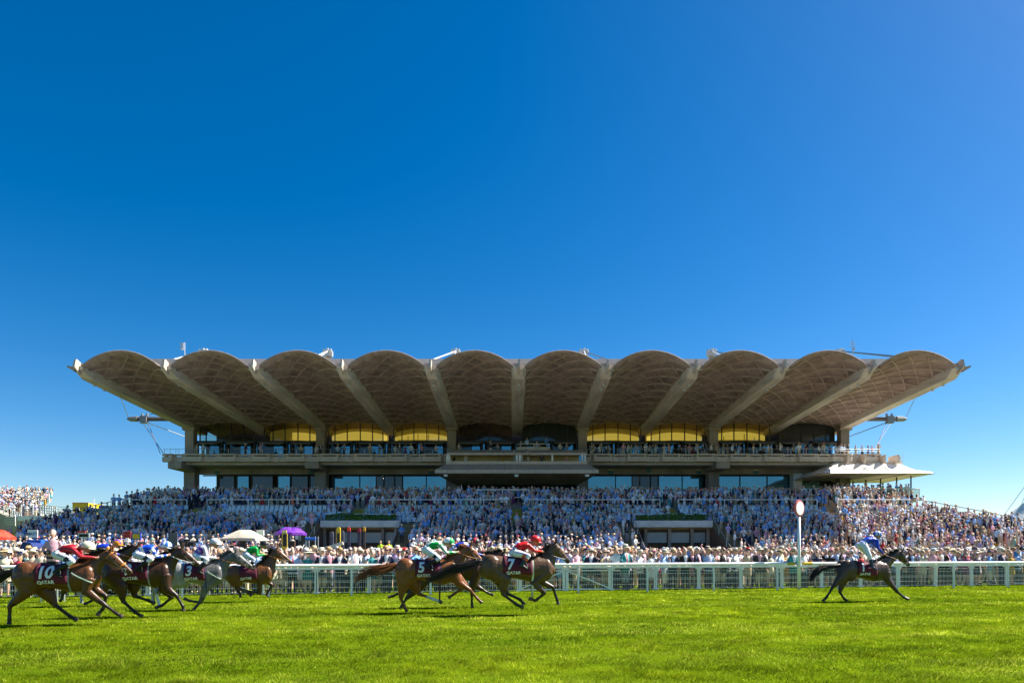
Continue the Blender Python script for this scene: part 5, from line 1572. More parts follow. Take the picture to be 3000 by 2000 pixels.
# ------------------------------------------------------------------ spectators
# body slots: 0 skin, 1 top / jacket / dress, 2 legs, 3 shoes, 4 hair, 5 tie, 6 shirt front
def person_mesh(kind, pose, seed=0):
    rnd = random.Random(seed)
    mb = MB()
    fem = kind == 'dress'
    sw = 0.165 if fem else 0.20            # shoulder half width
    # facing -Y
    hipz, shz = (0.92, 1.36) if fem else (0.94, 1.43)
    for s in (-1, 1):
        st = rnd.uniform(-0.04, 0.04)
        an = Vector((s * 0.10, st, 0.09)); kn = Vector((s * 0.098, st - 0.01, 0.50)); hp = Vector((s * 0.088, 0, hipz))
        if fem:
            mb.tube([hp, kn, kn.lerp(an, 0.35), an], [0.085, 0.055, 0.056, 0.034], 10, 0)
        else:
            mb.tube([hp, kn, an - Vector((0, 0, 0.03))], [0.105, 0.078, 0.066], 10, 2)
        mb.tube([an + Vector((0, 0.06, -0.05)), an + Vector((0, -0.05, -0.055)), an + Vector((s * 0.02, -0.17, -0.065))], [0.04, 0.045, 0.025], 8, 3)
    if fem:
        mb.tube([(0, 0, 0.56), (0, 0, 0.80), (0, 0, 0.94), (0, 0, 1.08), (0, -0.01, 1.22), (0, 0, 1.34), (0, 0, 1.40)],
                [(0.215, 0.165), (0.205, 0.15), (0.18, 0.135), (0.135, 0.10), (0.155, 0.125), (0.16, 0.10), (0.07, 0.06)], 18, 1, up=(0, 1, 0))
    else:
        w = 0.012 if kind == 'jacket' else 0.0
        mb.tube([(0, 0, 0.80), (0, 0, 0.95), (0, -0.015, 1.08), (0, -0.01, 1.25), (0, 0, 1.38), (0, 0, 1.47), (0, 0.005, 1.50)],
                [(0.17 + w, 0.12 + w), (0.175 + w, 0.13 + w), (0.168 + w, 0.135 + w), (0.185 + w, 0.125 + w), (0.195 + w, 0.105 + w), (0.13, 0.08), (0.07, 0.06)], 18, 1, up=(0, 1, 0))
        if kind == 'shirt':
            mb.tube([(0, 0, 0.78), (0, 0, 0.93)], [(0.165, 0.12), (0.172, 0.128)], 16, 2, up=(0, 1, 0))
    # arms
    slv = {'shirt': 0.9, 'jacket': 1.0, 'dress': 0.22}[kind]
    P = {'down': ((0.30, 0.02, 1.12), (0.30, -0.10, 0.88)),
         'rail': ((0.27, -0.10, 1.16), (0.15, -0.36, 1.08)),
         'folded': ((0.28, -0.04, 1.14), (-0.06, -0.20, 1.20)),
         'clasp': ((0.29, 0.0, 1.13), (0.03, -0.20, 1.02)),
         'raise': ((0.30, -0.16, 1.26), (0.09, -0.20, 1.56)),
         'wave': ((0.33, -0.06, 1.55), (0.36, -0.08, 1.84))}
    for s in (-1, 1):
        ps = pose
        if pose == 'raise' and s < 0: ps = 'rail'
        if pose == 'wave' and s < 0: ps = 'clasp'
        e, h = P[ps]
        sh_ = Vector((s * sw, 0.0, shz)); el = Vector((s * e[0], e[1], e[2])); ha = Vector((s * h[0], h[1], h[2]))
        if ps == 'folded' and s > 0: ha += Vector((0, -0.035, -0.03))
        if fem: el.z -= 0.05; ha.z -= 0.06
        mid = sh_.lerp(el, max(slv, 0.25)) if slv < 0.5 else el
        mb.tube([sh_ - Vector((s * 0.03, 0, 0)), sh_.lerp(el, 0.5), el], [0.066 if not fem else 0.052, 0.055 if not fem else 0.042, 0.047 if not fem else 0.036], 9, 1 if slv > 0.5 else 0)
        if fem: mb.tube([sh_ - Vector((s * 0.04, 0, 0)), sh_.lerp(el, 0.3)], [0.062, 0.056], 9, 1)
        bare = kind == 'shirt' and rnd.random() < 0.4
        mb.tube([el, el.lerp(ha, 0.5), el.lerp(ha, 0.85)], [0.047 if not fem else 0.037, 0.042 if not fem else 0.034, 0.032 if not fem else 0.026], 9, 0 if (fem or bare) else 1)
        fd = (ha - el).normalized(); wr = el.lerp(ha, 0.84)
        side = Vector((1, 0, 0)) if abs(fd.x) < 0.7 else Vector((0, 0, 1))
        pu = fd.cross(side).normalized(); ps_ = fd.cross(pu).normalized()
        mb.tube([wr, wr + fd * 0.05, wr + fd * 0.09], [0.026, (0.042, 0.024), (0.04, 0.022)], 8, 0, up=pu)
        for k_ in range(4):
            kb = wr + fd * 0.085 + ps_ * (0.03 - 0.02 * k_); ln_ = (0.06, 0.072, 0.066, 0.05)[k_]
            mb.tube([kb, kb + fd * ln_ * 0.6 - pu * 0.006, kb + fd * ln_ - pu * 0.025], [0.0115, 0.0105, 0.008], 5, 0)
        tb = wr + fd * 0.035 + ps_ * 0.04; mb.tube([tb, tb + fd * 0.03 + ps_ * 0.02, tb + fd * 0.06 + ps_ * 0.022], [0.013, 0.012, 0.009], 5, 0)
    # neck, head, face
    nz = shz + (0.05 if fem else 0.06)
    mb.tube([(0, 0.0, nz - 0.04), (0, -0.005, nz + 0.09)], [0.056 if not fem else 0.047] * 2, 9, 0)
    hc = Vector((0, -0.015, nz + 0.19))
    mb.ell(hc, (0.083, 0.105, 0.124), 14, 10, 0)
    mb.ell(hc + Vector((0, -0.045, -0.075)), (0.05, 0.05, 0.048), 10, 7, 0)
    mb.tube([hc + Vector((0, -0.09, 0.015)), hc + Vector((0, -0.118, -0.028))], [0.012, 0.018], 6, 0)
    for s in (-1, 1): mb.ell(hc + Vector((s * 0.079, 0.01, -0.01)), (0.012, 0.022, 0.032), 6, 5, 0)
    mb.ell(hc + Vector((0, 0.022, 0.033)), (0.092, 0.101, 0.112), 14, 10, 4)
    if fem:
        mb.ell(hc + Vector((0, 0.055, -0.07)), (0.085, 0.062, 0.15), 12, 8, 4)
    me = remesh(mb, 0.0175, 1, 'person')
    src = vert_vals(mb)
    kd = KDTree(len(mb.v))
    for i, p in enumerate(mb.v): kd.insert(p, i)
    kd.balance()
    mats_ = []
    for p in me.polygons:
        c = p.center; k = src[kd.find(c)[1]]
        if k == 0 and (c - hc).length < 0.14 and c.z > hc.z + 0.055 and c.y < hc.y - 0.02 and c.z < hc.z + 0.085: k = 4 if rnd.random() < 0.3 else 0
        if k == 1 and c.y < -0.05 and 0.9 < c.z < 1.5 and abs(c.x) < 0.17 and (kind == 'shirt' or kind == 'jacket'):
            dn = p.normal.y < -0.35
            if kind == 'jacket':
                vw = 0.012 + 0.075 * (c.z - 1.08) / 0.38
                if dn and c.z > 1.08 and abs(c.x) < vw: k = 6
            if dn and abs(c.x) < 0.024 and c.z > (1.0 if kind == 'shirt' else 1.08) and pose != 'folded' and seed % 4: k = 5
        mats_.append(k)
    blank = MATS.get('blank') or mat('blank', (0.5, 0.5, 0.5))
    for _ in range(7): me.materials.append(blank)
    me.polygons.foreach_set('material_index', mats_)
    me.polygons.foreach_set('use_smooth', [True] * len(me.polygons))
    me.update()
    return me, hc


BODIES = {}
for kind in ('shirt', 'jacket', 'dress'):
    BODIES[kind] = [person_mesh(kind, ps, 3 + i) for i, ps in enumerate(('rail', 'clasp', 'folded', 'down', 'raise', 'wave'))]

CLOTH = {'white': (0.80, 0.80, 0.80), 'pale blue': (0.42, 0.58, 0.86), 'sky blue': (0.16, 0.38, 0.76), 'lilac': (0.50, 0.40, 0.66), 'pink': (0.68, 0.38, 0.44),
         'cream': (0.66, 0.58, 0.42), 'beige': (0.44, 0.35, 0.23), 'navy': (0.015, 0.022, 0.06), 'charcoal': (0.03, 0.03, 0.035), 'black': (0.012, 0.012, 0.012),
         'grey': (0.25, 0.26, 0.28), 'red': (0.50, 0.02, 0.03), 'coral': (0.62, 0.17, 0.10), 'teal': (0.02, 0.22, 0.24), 'royal blue': (0.02, 0.07, 0.40), 'bright blue': (0.04, 0.22, 0.55),
         'mint green': (0.28, 0.52, 0.40), 'emerald': (0.01, 0.22, 0.08), 'yellow': (0.65, 0.48, 0.06), 'mustard': (0.50, 0.29, 0.03), 'plum': (0.16, 0.015, 0.09), 'brown': (0.10, 0.055, 0.03)}
def cm(c): return mat('cloth_' + c.replace(' ', '_'), CLOTH[c], 0.8, noise=0.16, nscale=11, bump=0.3, bscale=22)
SKINS = [mat('skin_%d' % i, c, 0.5, noise=0.1, nscale=12) for i, c in enumerate(((0.66, 0.41, 0.30), (0.60, 0.35, 0.24), (0.68, 0.45, 0.35), (0.54, 0.30, 0.19), (0.64, 0.37, 0.28), (0.15, 0.075, 0.045)))]
HAIRS = {'grey': (0.33, 0.32, 0.31), 'white': (0.60, 0.59, 0.57), 'dark': (0.025, 0.017, 0.012), 'brown': (0.09, 0.045, 0.022), 'blonde': (0.45, 0.30, 0.12), 'auburn': (0.17, 0.06, 0.025)}
def hm_(c): return mat('hair_' + c, HAIRS[c], 0.6, noise=0.25, nscale=30)
M_shoe = mat('shoe_leather', (0.03, 0.02, 0.015), 0.4)

# hats (local origin at the head centre)
def hat_mesh(kind):
    m_ = MB()
    if kind == 'panama': m_.lathe([(0.0, 0.175), (0.06, 0.172), (0.085, 0.155), (0.094, 0.10), (0.098, 0.072), (0.12, 0.064), (0.165, 0.058), (0.178, 0.066), (0.165, 0.05), (0.098, 0.054)], n=20, sy=1.18); m_.lathe([(0.0965, 0.100), (0.1005, 0.098), (0.1015, 0.070), (0.0985, 0.068)], n=20, sy=1.18, mi=1)
    if kind == 'wide': m_.lathe([(0.0, 0.165), (0.07, 0.16), (0.092, 0.13), (0.10, 0.075), (0.16, 0.06), (0.235, 0.04), (0.25, 0.05), (0.235, 0.03), (0.1, 0.05)], n=22, sy=1.1); m_.lathe([(0.098, 0.11), (0.1035, 0.108), (0.1055, 0.076), (0.101, 0.074)], n=20, sy=1.12, mi=1)
    if kind == 'cap':
        m_.lathe([(0.0, 0.14), (0.05, 0.135), (0.085, 0.105), (0.095, 0.06), (0.092, 0.045)], n=18, sy=1.16)
        m_.add([(-0.075, -0.09, 0.055), (0.075, -0.09, 0.055), (0.06, -0.185, 0.04), (-0.06, -0.185, 0.04)], [(0, 1, 2, 3)])
    if kind == 'fascinator':
        m_.lathe([(0.0, 0.02), (0.09, 0.012), (0.098, 0.0), (0.0, 0.0)], (0.035, -0.01, 0.115), 16, rot=Matrix.Rotation(0.35, 3, 'Y'))
        for a in range(7):
            t = a * 0.9; m_.tube([(0.04, 0, 0.12), (0.04 + 0.07 * math.cos(t), 0.06 * math.sin(t), 0.19), (0.04 + 0.12 * math.cos(t), 0.1 * math.sin(t), 0.17)], [0.012, 0.018, 0.004], 5)
    me = m_.mesh('hat', [MATS['blank'], MATS['blank']], smooth=True)
    if len(me.materials) < 2: me.materials.append(MATS['blank'])
    return me
HATS = {k: hat_mesh(k) for k in ('panama', 'wide', 'cap', 'fascinator')}
M_straw = {'straw': mat('straw_hat', (0.60, 0.47, 0.27), 0.8, noise=0.15, nscale=60), 'cream': mat('cream_hat', (0.74, 0.68, 0.54), 0.8), 'white': mat('white_hat', (0.76, 0.76, 0.74), 0.8), 'tan': mat('tan_hat', (0.46, 0.29, 0.13), 0.8),
           'navy': mat('navy_hat', (0.02, 0.03, 0.08), 0.8), 'pink': mat('pink_hat', (0.65, 0.25, 0.33), 0.8), 'red': mat('red_hat', (0.60, 0.03, 0.04), 0.7), 'black': mat('black_hat', (0.015, 0.015, 0.015), 0.8)}
gm = MB(); q = [(0.080 * math.cos(a), -0.015 - 0.092 * math.sin(a), 0.018) for a in [math.pi * (0.02 + 0.96 * i / 10) for i in range(11)]]
gm.tube(q, [(0.006, 0.017)] * 11, 5, up=(0, 0, 1)); GLASSES = gm.mesh('sunglasses', [mat('sunglass_lens', (0.01, 0.009, 0.009), 0.15)])

USED_LABELS = set()
NPEOPLE = [0]


def person(loc, yaw, kind, pose, top, legs, label, skin=None, hair='grey', tie=None, shirt='white', hat=None, hatc='straw', band='black', glasses=False, scale=1.0, group='spectators standing along the rail'):
    ip = ('rail', 'clasp', 'folded', 'down', 'raise', 'wave').index(pose)
    me, hc = BODIES[kind][ip]
    o = bpy.data.objects.new('person', me); COL.objects.link(o)
    o.location = loc; o.rotation_euler = (0, 0, yaw); o.scale = (scale,) * 3
    sk = SKINS[skin if skin is not None else 0]
    ms = [sk, cm(top), cm(legs) if kind != 'dress' else cm(top), M_shoe, hm_(hair), cm(tie) if tie else (cm(top) if kind == 'shirt' else cm(shirt)), cm(shirt)]
    for i, m in enumerate(ms):
        o.material_slots[i].link = 'OBJECT'; o.material_slots[i].material = m
    def kid(nm, me_, mats_):
        k = bpy.data.objects.new(nm, me_); COL.objects.link(k); k.parent = o; k.location = hc; k.scale = (1.08,) * 3
        for i, m in enumerate(mats_):
            k.material_slots[i].link = 'OBJECT'; k.material_slots[i].material = m
        return k
    if hat:
        k = kid('hat', HATS[hat], [M_straw[hatc], M_straw.get(band, M_straw['black'])])
        k.rotation_euler = (random.uniform(-0.15, 0.1), random.uniform(-0.08, 0.08), random.uniform(-0.3, 0.3))
    if glasses: kid('sunglasses', GLASSES, [MATS['sunglass_lens']])
    tag(o, label, 'person', group)
    NPEOPLE[0] += 1
    return o


ORD = lambda n: '%d%s' % (n, 'th' if 10 <= n % 100 <= 20 else {1: 'st', 2: 'nd', 3: 'rd'}.get(n % 10, 'th'))
ROWN = ['front', 'second', 'third', 'fourth', 'fifth']
rp = random.Random(5)
SHIRTS = ['white'] * 9 + ['pale blue'] * 6 + ['pink'] * 2 + ['lilac'] * 1 + ['sky blue'] * 2 + ['cream'] * 2 + ['grey']
JACKS = ['navy'] * 7 + ['charcoal'] * 4 + ['black'] * 2 + ['beige'] * 3 + ['cream', 'grey', 'black', 'teal', 'bright blue', 'brown']
DRESS = ['white', 'navy', 'coral', 'pink', 'mint green', 'red', 'royal blue', 'cream', 'plum', 'teal', 'black', 'mustard', 'beige', 'white', 'sky blue', 'navy', 'black', 'cream']
TIES = ['navy', 'royal blue', 'plum', 'red', 'pink', 'black', 'teal']
FRONT = []
TAKEN = []
def front_row(row, spacing):
    s = -19.5 + 0.3 * row
    k = 0
    while s < 31.0:
        s += spacing * rp.uniform(0.78, 1.25)
        back = BACK + 0.42 + 0.62 * row + rp.uniform(-0.12, 0.16)
        p = on_rail(s, back)
        xpx = CXP + FPX * p.x / p.y
        if xpx < -40 or xpx > 3040: continue
        # behind the left pack the lawn is thinner
        if xpx < 900 and row > 0 and rp.random() < 0.45: continue
        if NPEOPLE[0] > 283: return
        k += 1
        yaw = ANG + rp.uniform(-0.45, 0.75)
        roll = rp.random()
        kind = 'shirt' if roll < 0.46 else ('jacket' if roll < 0.70 else 'dress')
        pose = rp.choice(['rail'] * 5 + ['clasp'] * 2 + ['folded', 'down', 'raise'] if row == 0 else ['clasp', 'folded', 'down', 'raise', 'rail', 'clasp'])
        skin = rp.choice([0, 0, 1, 2, 2, 3, 4, 4, 5] if rp.random() < 0.25 else [0, 1, 2, 4, 3])
        hat = hatc = None; band = 'black'; tie = None
        if kind == 'dress':
            top = rp.choice(DRESS); legs = top; hair = rp.choice(['blonde', 'blonde', 'brown', 'dark', 'auburn', 'grey'])
            if rp.random() < 0.30: hat, hatc = rp.choice([('wide', 'cream'), ('wide', 'straw'), ('wide', 'white'), ('fascinator', 'pink'), ('fascinator', 'navy'), ('fascinator', 'red'), ('fascinator', 'white')])
            who = 'woman'
            desc = '%s dress' % top
        else:
            legs = rp.choice(['beige', 'navy', 'charcoal', 'grey', 'navy', 'charcoal', 'black', 'cream']) if kind == 'shirt' else None
            top = rp.choice(SHIRTS) if kind == 'shirt' else rp.choice(JACKS)
            if legs is None: legs = top if rp.random() < 0.6 else rp.choice(['beige', 'charcoal', 'cream'])
            hair = rp.choice(['grey', 'grey', 'white', 'dark', 'brown', 'brown', 'dark'])
            if rp.random() < 0.55: hat, hatc = rp.choice([('panama', 'straw'), ('panama', 'cream'), ('panama', 'cream'), ('panama', 'white'), ('panama', 'tan'), ('cap', 'navy'), ('wide', 'straw')]); band = rp.choice(['black', 'navy', 'black', 'red'])
            if rp.random() < 0.6: tie = rp.choice(TIES)
            who = 'man'
            desc = '%s %s' % (top, kind)
            if tie and kind == 'shirt' and not hat: desc += ' and %s tie' % tie
        if hat: desc += (', ' if ' and ' in desc else ' and ') + '%s %s' % (hatc, {'panama': 'brimmed hat', 'wide': 'wide hat', 'cap': 'cap', 'fascinator': 'fascinator'}[hat])
        gl = rp.random() < 0.35
        lab = '%s in %s, %s from left in %s row' % (who, desc, ORD(k), ROWN[row])
        shirt = rp.choice(['white', 'white', 'pale blue', 'pink'])
        person(p, yaw, kind, pose, top, legs, lab, skin, hair, tie, shirt, hat, hatc or 'straw', band, gl, rp.uniform(0.94, 1.05), 'spectators in the rows along the rail')
for row in range(5): front_row(row, 0.60 if row < 2 else 0.64)

# ------------------------------------------------------------------ the mass of the crowd (one object)
def low_poly(kind):
    """coarse standing figure facing -Y: verts, tris, region per tri (0 skin,1 top,2 legs,4 hair,5 tie/front,7 hat)"""
    mb = MB()
    if kind == 'dress':
        mb.tube([(0, 0, 0.0), (0, 0, 0.5)], [0.10, 0.12], 5, 0, caps=False)
        mb.tube([(0, 0, 0.5), (0, 0, 0.95), (0, 0, 1.10), (0, -0.01, 1.25), (0, 0, 1.38), (0, 0, 1.42)], [(0.22, 0.16), (0.18, 0.13), (0.14, 0.10), (0.165, 0.125), (0.165, 0.10), (0.06, 0.05)], 8, 1, caps=False, up=(0, 1, 0))
        shz, sw, dz = 1.36, 0.165, 1.59
    else:
        for s in (-1, 1): mb.tube([(s * 0.1, 0, 0.0), (s * 0.09, 0, 0.9)], [0.075, 0.10], 5, 2, caps=False)
        mb.tube([(0, 0, 0.84), (0, 0, 1.08), (0, -0.01, 1.28), (0, 0, 1.41), (0, 0, 1.50)], [(0.175, 0.125), (0.17, 0.135), (0.19, 0.125), (0.195, 0.10), (0.06, 0.055)], 8, 1, caps=False, up=(0, 1, 0))
        shz, sw, dz = 1.42, 0.20, 1.67
    return mb, shz, sw, dz


def lp_finish(kind, pose, hat):
    mb, shz, sw, dz = low_poly(kind)
    P = {'down': ((0.29, 0.02, 1.12), (0.28, -0.10, 0.88)), 'rail': ((0.28, -0.06, 1.15), (0.12, -0.34, 1.10)), 'folded': ((0.28, -0.04, 1.14), (-0.08, -0.20, 1.18)), 'raise': ((0.30, -0.16, 1.28), (0.07, -0.18, 1.60)), 'wave': ((0.30, -0.05, 1.62), (0.28, -0.06, 1.95))}
    for s in (-1, 1):
        ps = 'folded' if (pose == 'wave' and s < 0) else pose
        e, h = P[ps]
        fem = kind == 'dress'
        mb.tube([(s * (sw - 0.02), 0, shz), (s * e[0], e[1], e[2])], [0.064 if not fem else 0.05, 0.047 if not fem else 0.04], 5, 0 if fem else 1, caps=False)
        mb.tube([(s * e[0], e[1], e[2]), (s * h[0], h[1], h[2])], [0.047 if not fem else 0.04, 0.034], 5, 0 if fem else 1, caps=False)
        mb.tube([(s * h[0], h[1], h[2]), (s * h[0] * 0.85, h[1] - 0.06, h[2] + 0.03)], [0.036, 0.03], 4, 0)
    if kind != 'dress':
        # shirt front and tie: a narrow proud strip
        w = 0.075 if kind == 'jacket' else 0.0
        if w: mb.add([(-0.01, -0.142, 1.10), (0.01, -0.142, 1.10), (w, -0.118, 1.44), (-w, -0.118, 1.44)], [(0, 1, 2, 3)], 6)
        mb.add([(-0.028, -0.150, 1.06), (0.028, -0.150, 1.06), (0.024, -0.124, 1.45), (-0.024, -0.124, 1.45)], [(0, 1, 2, 3)], 5)
    mb.tube([(0, 0, shz), (0, -0.01, dz - 0.06)], [0.055, 0.055], 5, 0, caps=False)
    mb.ell((0, -0.02, dz), (0.086, 0.104, 0.127), 8, 6, 0)
    mb.tube([(0, -0.105, dz + 0.01), (0, -0.125, dz - 0.03)], [0.012, 0.02], 3, 0)
    mb.ell((0, 0.024, dz + 0.034), (0.096, 0.102, 0.118), 7, 5, 4)
    if kind == 'dress': mb.ell((0, 0.06, dz - 0.08), (0.085, 0.06, 0.15), 6, 4, 4)
    # sunglasses / brow shade
    mb.add([(-0.07, -0.09, dz + 0.03), (0.07, -0.09, dz + 0.03), (0.055, -0.122, dz - 0.002), (-0.055, -0.122, dz - 0.002)], [(0, 1, 2, 3)], 8)
    if hat == 1:
        mb.lathe([(0.0, dz + 0.175), (0.085, dz + 0.155), (0.105, dz + 0.075), (0.19, dz + 0.062), (0.105, dz + 0.055)], (0, -0.01, 0), 9, 7, sy=1.15)
    if hat == 2:
        mb.lathe([(0.0, dz + 0.165), (0.09, dz + 0.13), (0.10, dz + 0.07), (0.25, dz + 0.045), (0.10, dz + 0.05)], (0, -0.01, 0), 10, 7, sy=1.1)
    V = np.array(mb.v, np.float32); T = []; G = []
    for f, m in zip(mb.f, mb.m):
        for i in range(1, len(f) - 1): T.append((f[0], f[i], f[i + 1])); G.append(m)
    return V, np.array(T, np.int32), np.array(G, np.int32)


LP = []
for kind in ('shirt', 'jacket', 'dress'):
    for pose in ('down', 'rail', 'folded', 'raise'):
        for hat in (0, 1, 2): LP.append((kind, pose, hat, *lp_finish(kind, pose, hat)))
LP.append(('shirt', 'wave', 0, *lp_finish('shirt', 'wave', 0)))
LPI = {}
for i, t in enumerate(LP): LPI[(t[0], t[1], t[2])] = i
rc = np.random.default_rng(77)
spots = []          # x, y, z floor, hat chance, seated
def spot(x, y, z, sc=1.0): spots.append((x, y, z, sc))
AISLES = (-16.6, 0.4, 17.2, -34.5, 34.5)
for i, Y in enumerate(ROWS_UP):
    xl_, xr_ = xlim(Y)
    for x in np.arange(xl_ + 0.3, xr_ - 0.3, 0.56):
        xx = x + rc.uniform(-0.1, 0.1)
        if any(abs(xx - a) < 0.85 for a in AISLES) and Y < 75 and rc.random() < 0.93: continue
        seated = i < 5
        occ = 0.90
        if seated:                 # seated block, patchy
            v_ = float(vnoise(np.array([xx * 0.12]), np.array([i * 0.35]), 21)[0])
            occ = 0.95 - 0.30 * (v_ > 0.5)
            if i >= 2: occ = 0.30 + 0.9 * v_
            if (-31 < xx < -5 or 21 < xx < 34) and i >= 2: occ -= 0.42
            if -31 < xx < -22 and i >= 3: occ = 0.06
        if rc.random() > occ: continue
        spot(xx, Y + 0.42 + rc.uniform(-0.08, 0.08), tz(Y) - (0.48 if seated else 0.0))
for x in np.arange(-40.5, 41, 0.52):     # standing on the concourse
    for Y in (78.7, 79.4, 80.2, 81.2):
        if rc.random() < 0.8: spot(x + rc.uniform(-0.2, 0.2), Y + rc.uniform(-0.2, 0.2), tz(90))
for Y in ROWS_LO:
    for x in np.arange(TXL + 0.3, TXR - 0.3, 0.56):
        xx = x + rc.uniform(-0.1, 0.1)
        if any(a - 1.9 < xx < b_ + 1.9 for a, b_ in PL): continue
        if abs(xx - 46.0) < 0.8 and rc.random() < 0.7: continue
        if rc.random() > 0.97 - 0.45 * max(0, float(vnoise(np.array([xx * 0.45]), np.array([Y * 0.8]), 41)[0]) - 0.6) / 0.4: continue
        spot(xx, Y + 0.45 + rc.uniform(-0.1, 0.1), tz(Y))
# people on the planter stairs
for xa in (PL[0][0] - 0.9, PL[1][0] - 0.9, PL[1][1] + 0.9):
    for i in range(6): spot(xa + rc.uniform(-0.5, 0.5), 62.5 + i * 1.25, 4.45 * (62.5 + i * 1.25 - 61.3) / 8.6)
# lawn between barrier and terrace
BOOKIES = []
def clear_zone(x, y):
    px = CXP + FPX * x / y
    if y > 33 and y < 52 and px < 1180 and rc.random() < 0.45: return True
    return False
for gx in np.arange(-46, 50, 0.62):
    for gy in np.arange(24, 60.5, 0.72):
        x, y = gx + rc.uniform(-0.25, 0.25), gy + rc.uniform(-0.28, 0.28)
        back = (Vector((x, y, 0)) - RO).dot(RN)
        if back < BACK + 3.4: continue
        px = CXP + FPX * x / y
        if px < -60 or px > 3060: continue
        dens = 0.92 if back < 9 else (0.72 if px > 1150 else 0.42)
        if px > 2300: dens = 0.9
        if rc.random() > dens or clear_zone(x, y): continue
        if any(a - 0.3 < x < b_ + 0.3 for a, b_ in PL) and y > 59: continue
        spot(x, y, 0.0)
# balconies
def line_people(xa, xb, Y, z, step=0.6, occ=0.6):
    for x in np.arange(xa, xb, step):
        if rc.random() < occ: spot(x + rc.uniform(-0.15, 0.15), Y + rc.uniform(0, 0.9), z)
line_people(-43.5, -26.5, 90.2, 14.02, 0.9, 0.32); line_people(-26, -9.5, 90.2, 14.02, 0.7, 0.42)
line_people(10.4, 45, 90.1, 14.02, 0.55, 0.72); line_people(10.4, 44, 91.4, 14.02, 0.7, 0.5)
line_people(-7.8, 8.6, 88.6, 14.02, 1.0, 0.45); line_people(44.5, 49, 90.4, 14.02, 0.7, 0.6)
line_people(-7.5, 8.5, 87.2, 12.30, 1.6, 0.5); line_people(44, 50, 90.5, 13.0, 0.9, 0.7)
line_people(40.2, 51.5, 87.3, 8.42, 0.5, 0.9); line_people(40.2, 51.5, 88.2, 8.42, 0.55, 0.8); line_people(40.2, 50, 89.5, 8.42, 0.7, 0.6)
spot(at(1600, 0, 89).x, 89.2, 15.0 - 0.3); spot(at(1543, 0, 89).x, 89.2, 14.7)
# side stand at far left
for i in range(9):
    for x in np.arange(at(-120, 0, 101).x, at(138 - i * 8, 0, 101).x, 0.62):
        if rc.random() < 0.8: spot(x, 99.4 + i * 1.0, 6.7 + i * 0.42)
for x in np.arange(at(150, 0, 100).x, at(232, 0, 100).x, 0.7): spot(x, 99.6, 6.2 - rc.random() * 0.5)
for px, Yd in ((253, 71.5), (262, 71.5), (400, 76.2)): spot(xlim(Yd)[0] + 0.5, Yd, tz(Yd))

PAL_SH = np.array([CLOTH[c] for c in SHIRTS]); PAL_JK = np.array([CLOTH[c] for c in JACKS]); PAL_DR = np.array([CLOTH[c] for c in DRESS])
PAL_TI = np.array([CLOTH[c] for c in TIES]); PAL_SK = np.array([(0.66, 0.41, 0.30), (0.60, 0.35, 0.24), (0.68, 0.45, 0.35), (0.54, 0.30, 0.19), (0.64, 0.37, 0.28)])
PAL_HR = np.array([HAIRS[c] for c in ('grey', 'white', 'dark', 'brown', 'brown', 'dark', 'blonde')]); PAL_HT = np.array([(0.60, 0.47, 0.27), (0.74, 0.68, 0.54), (0.76, 0.76, 0.74), (0.46, 0.29, 0.13), (0.62, 0.50, 0.30), (0.72, 0.66, 0.52), (0.03, 0.03, 0.06), (0.55, 0.08, 0.12)])
PAL_LG = np.array([CLOTH[c] for c in ('beige', 'navy', 'charcoal', 'grey', 'black', 'cream')])
vs, ts, cs = [], [], []
nv = 0
for (x, y, z, sc) in spots:
    r_ = rc.random(); kind = 'shirt' if r_ < 0.48 else ('jacket' if r_ < 0.75 else 'dress')
    pose = ('down', 'rail', 'folded', 'raise', 'folded', 'rail')[rc.integers(6)]
    hat = (1 if rc.random() < 0.8 else 2) if rc.random() < 0.36 else 0
    if kind == 'dress' and hat == 1: hat = 2
    if rc.random() < 0.012: kind, pose, hat = 'shirt', 'wave', 0
    _, _, _, V, T, G = LP[LPI[(kind, pose, hat)]]
    yaw = rc.normal(0.40, 0.42); s = rc.uniform(0.90, 1.07) * sc
    c, sn = math.cos(yaw) * s, math.sin(yaw) * s
    lean = rc.normal(0, 0.03)
    W = np.empty_like(V)
    W[:, 0] = V[:, 0] * c - V[:, 1] * sn + x + V[:, 2] * lean; W[:, 1] = V[:, 0] * sn + V[:, 1] * c + y; W[:, 2] = V[:, 2] * s + z
    pal = np.zeros((9, 3))
    pal[0] = PAL_SK[rc.integers(5)] * rc.uniform(0.85, 1.1)
    pal[1] = {'shirt': PAL_SH, 'jacket': PAL_JK, 'dress': PAL_DR}[kind][rc.integers(len({'shirt': PAL_SH, 'jacket': PAL_JK, 'dress': PAL_DR}[kind]))] * rc.uniform(0.85, 1.08)
    pal[2] = PAL_LG[rc.integers(6)]; pal[4] = PAL_HR[rc.integers(7)]
    pal[6] = PAL_SH[rc.integers(len(PAL_SH))]
    pal[5] = PAL_TI[rc.integers(len(PAL_TI))] if rc.random() < 0.6 else (pal[1] if kind == 'shirt' else pal[6])
    pal[7] = PAL_HT[rc.integers(8)]
    pal[8] = (0.02, 0.015, 0.012) if rc.random() < 0.5 else pal[0] * 0.72
    vs.append(W); ts.append(T + nv); cs.append(pal[G]); nv += len(V)
crowd_me = np_mesh('crowd', np.concatenate(vs), np.concatenate(ts), np.clip(np.concatenate(cs) * 1.08, 0, 0.9), mat('crowd_cloth', (1, 1, 1), 0.75, attr='col', noise=0.12, nscale=9))
cr = link('crowd', crowd_me)
tag(cr, 'dense crowd of racegoers filling the terraces, lawn and balconies', 'crowd', kind='stuff')
print('crowd', len(spots), 'tris', len(crowd_me.polygons), 'individuals', NPEOPLE[0])
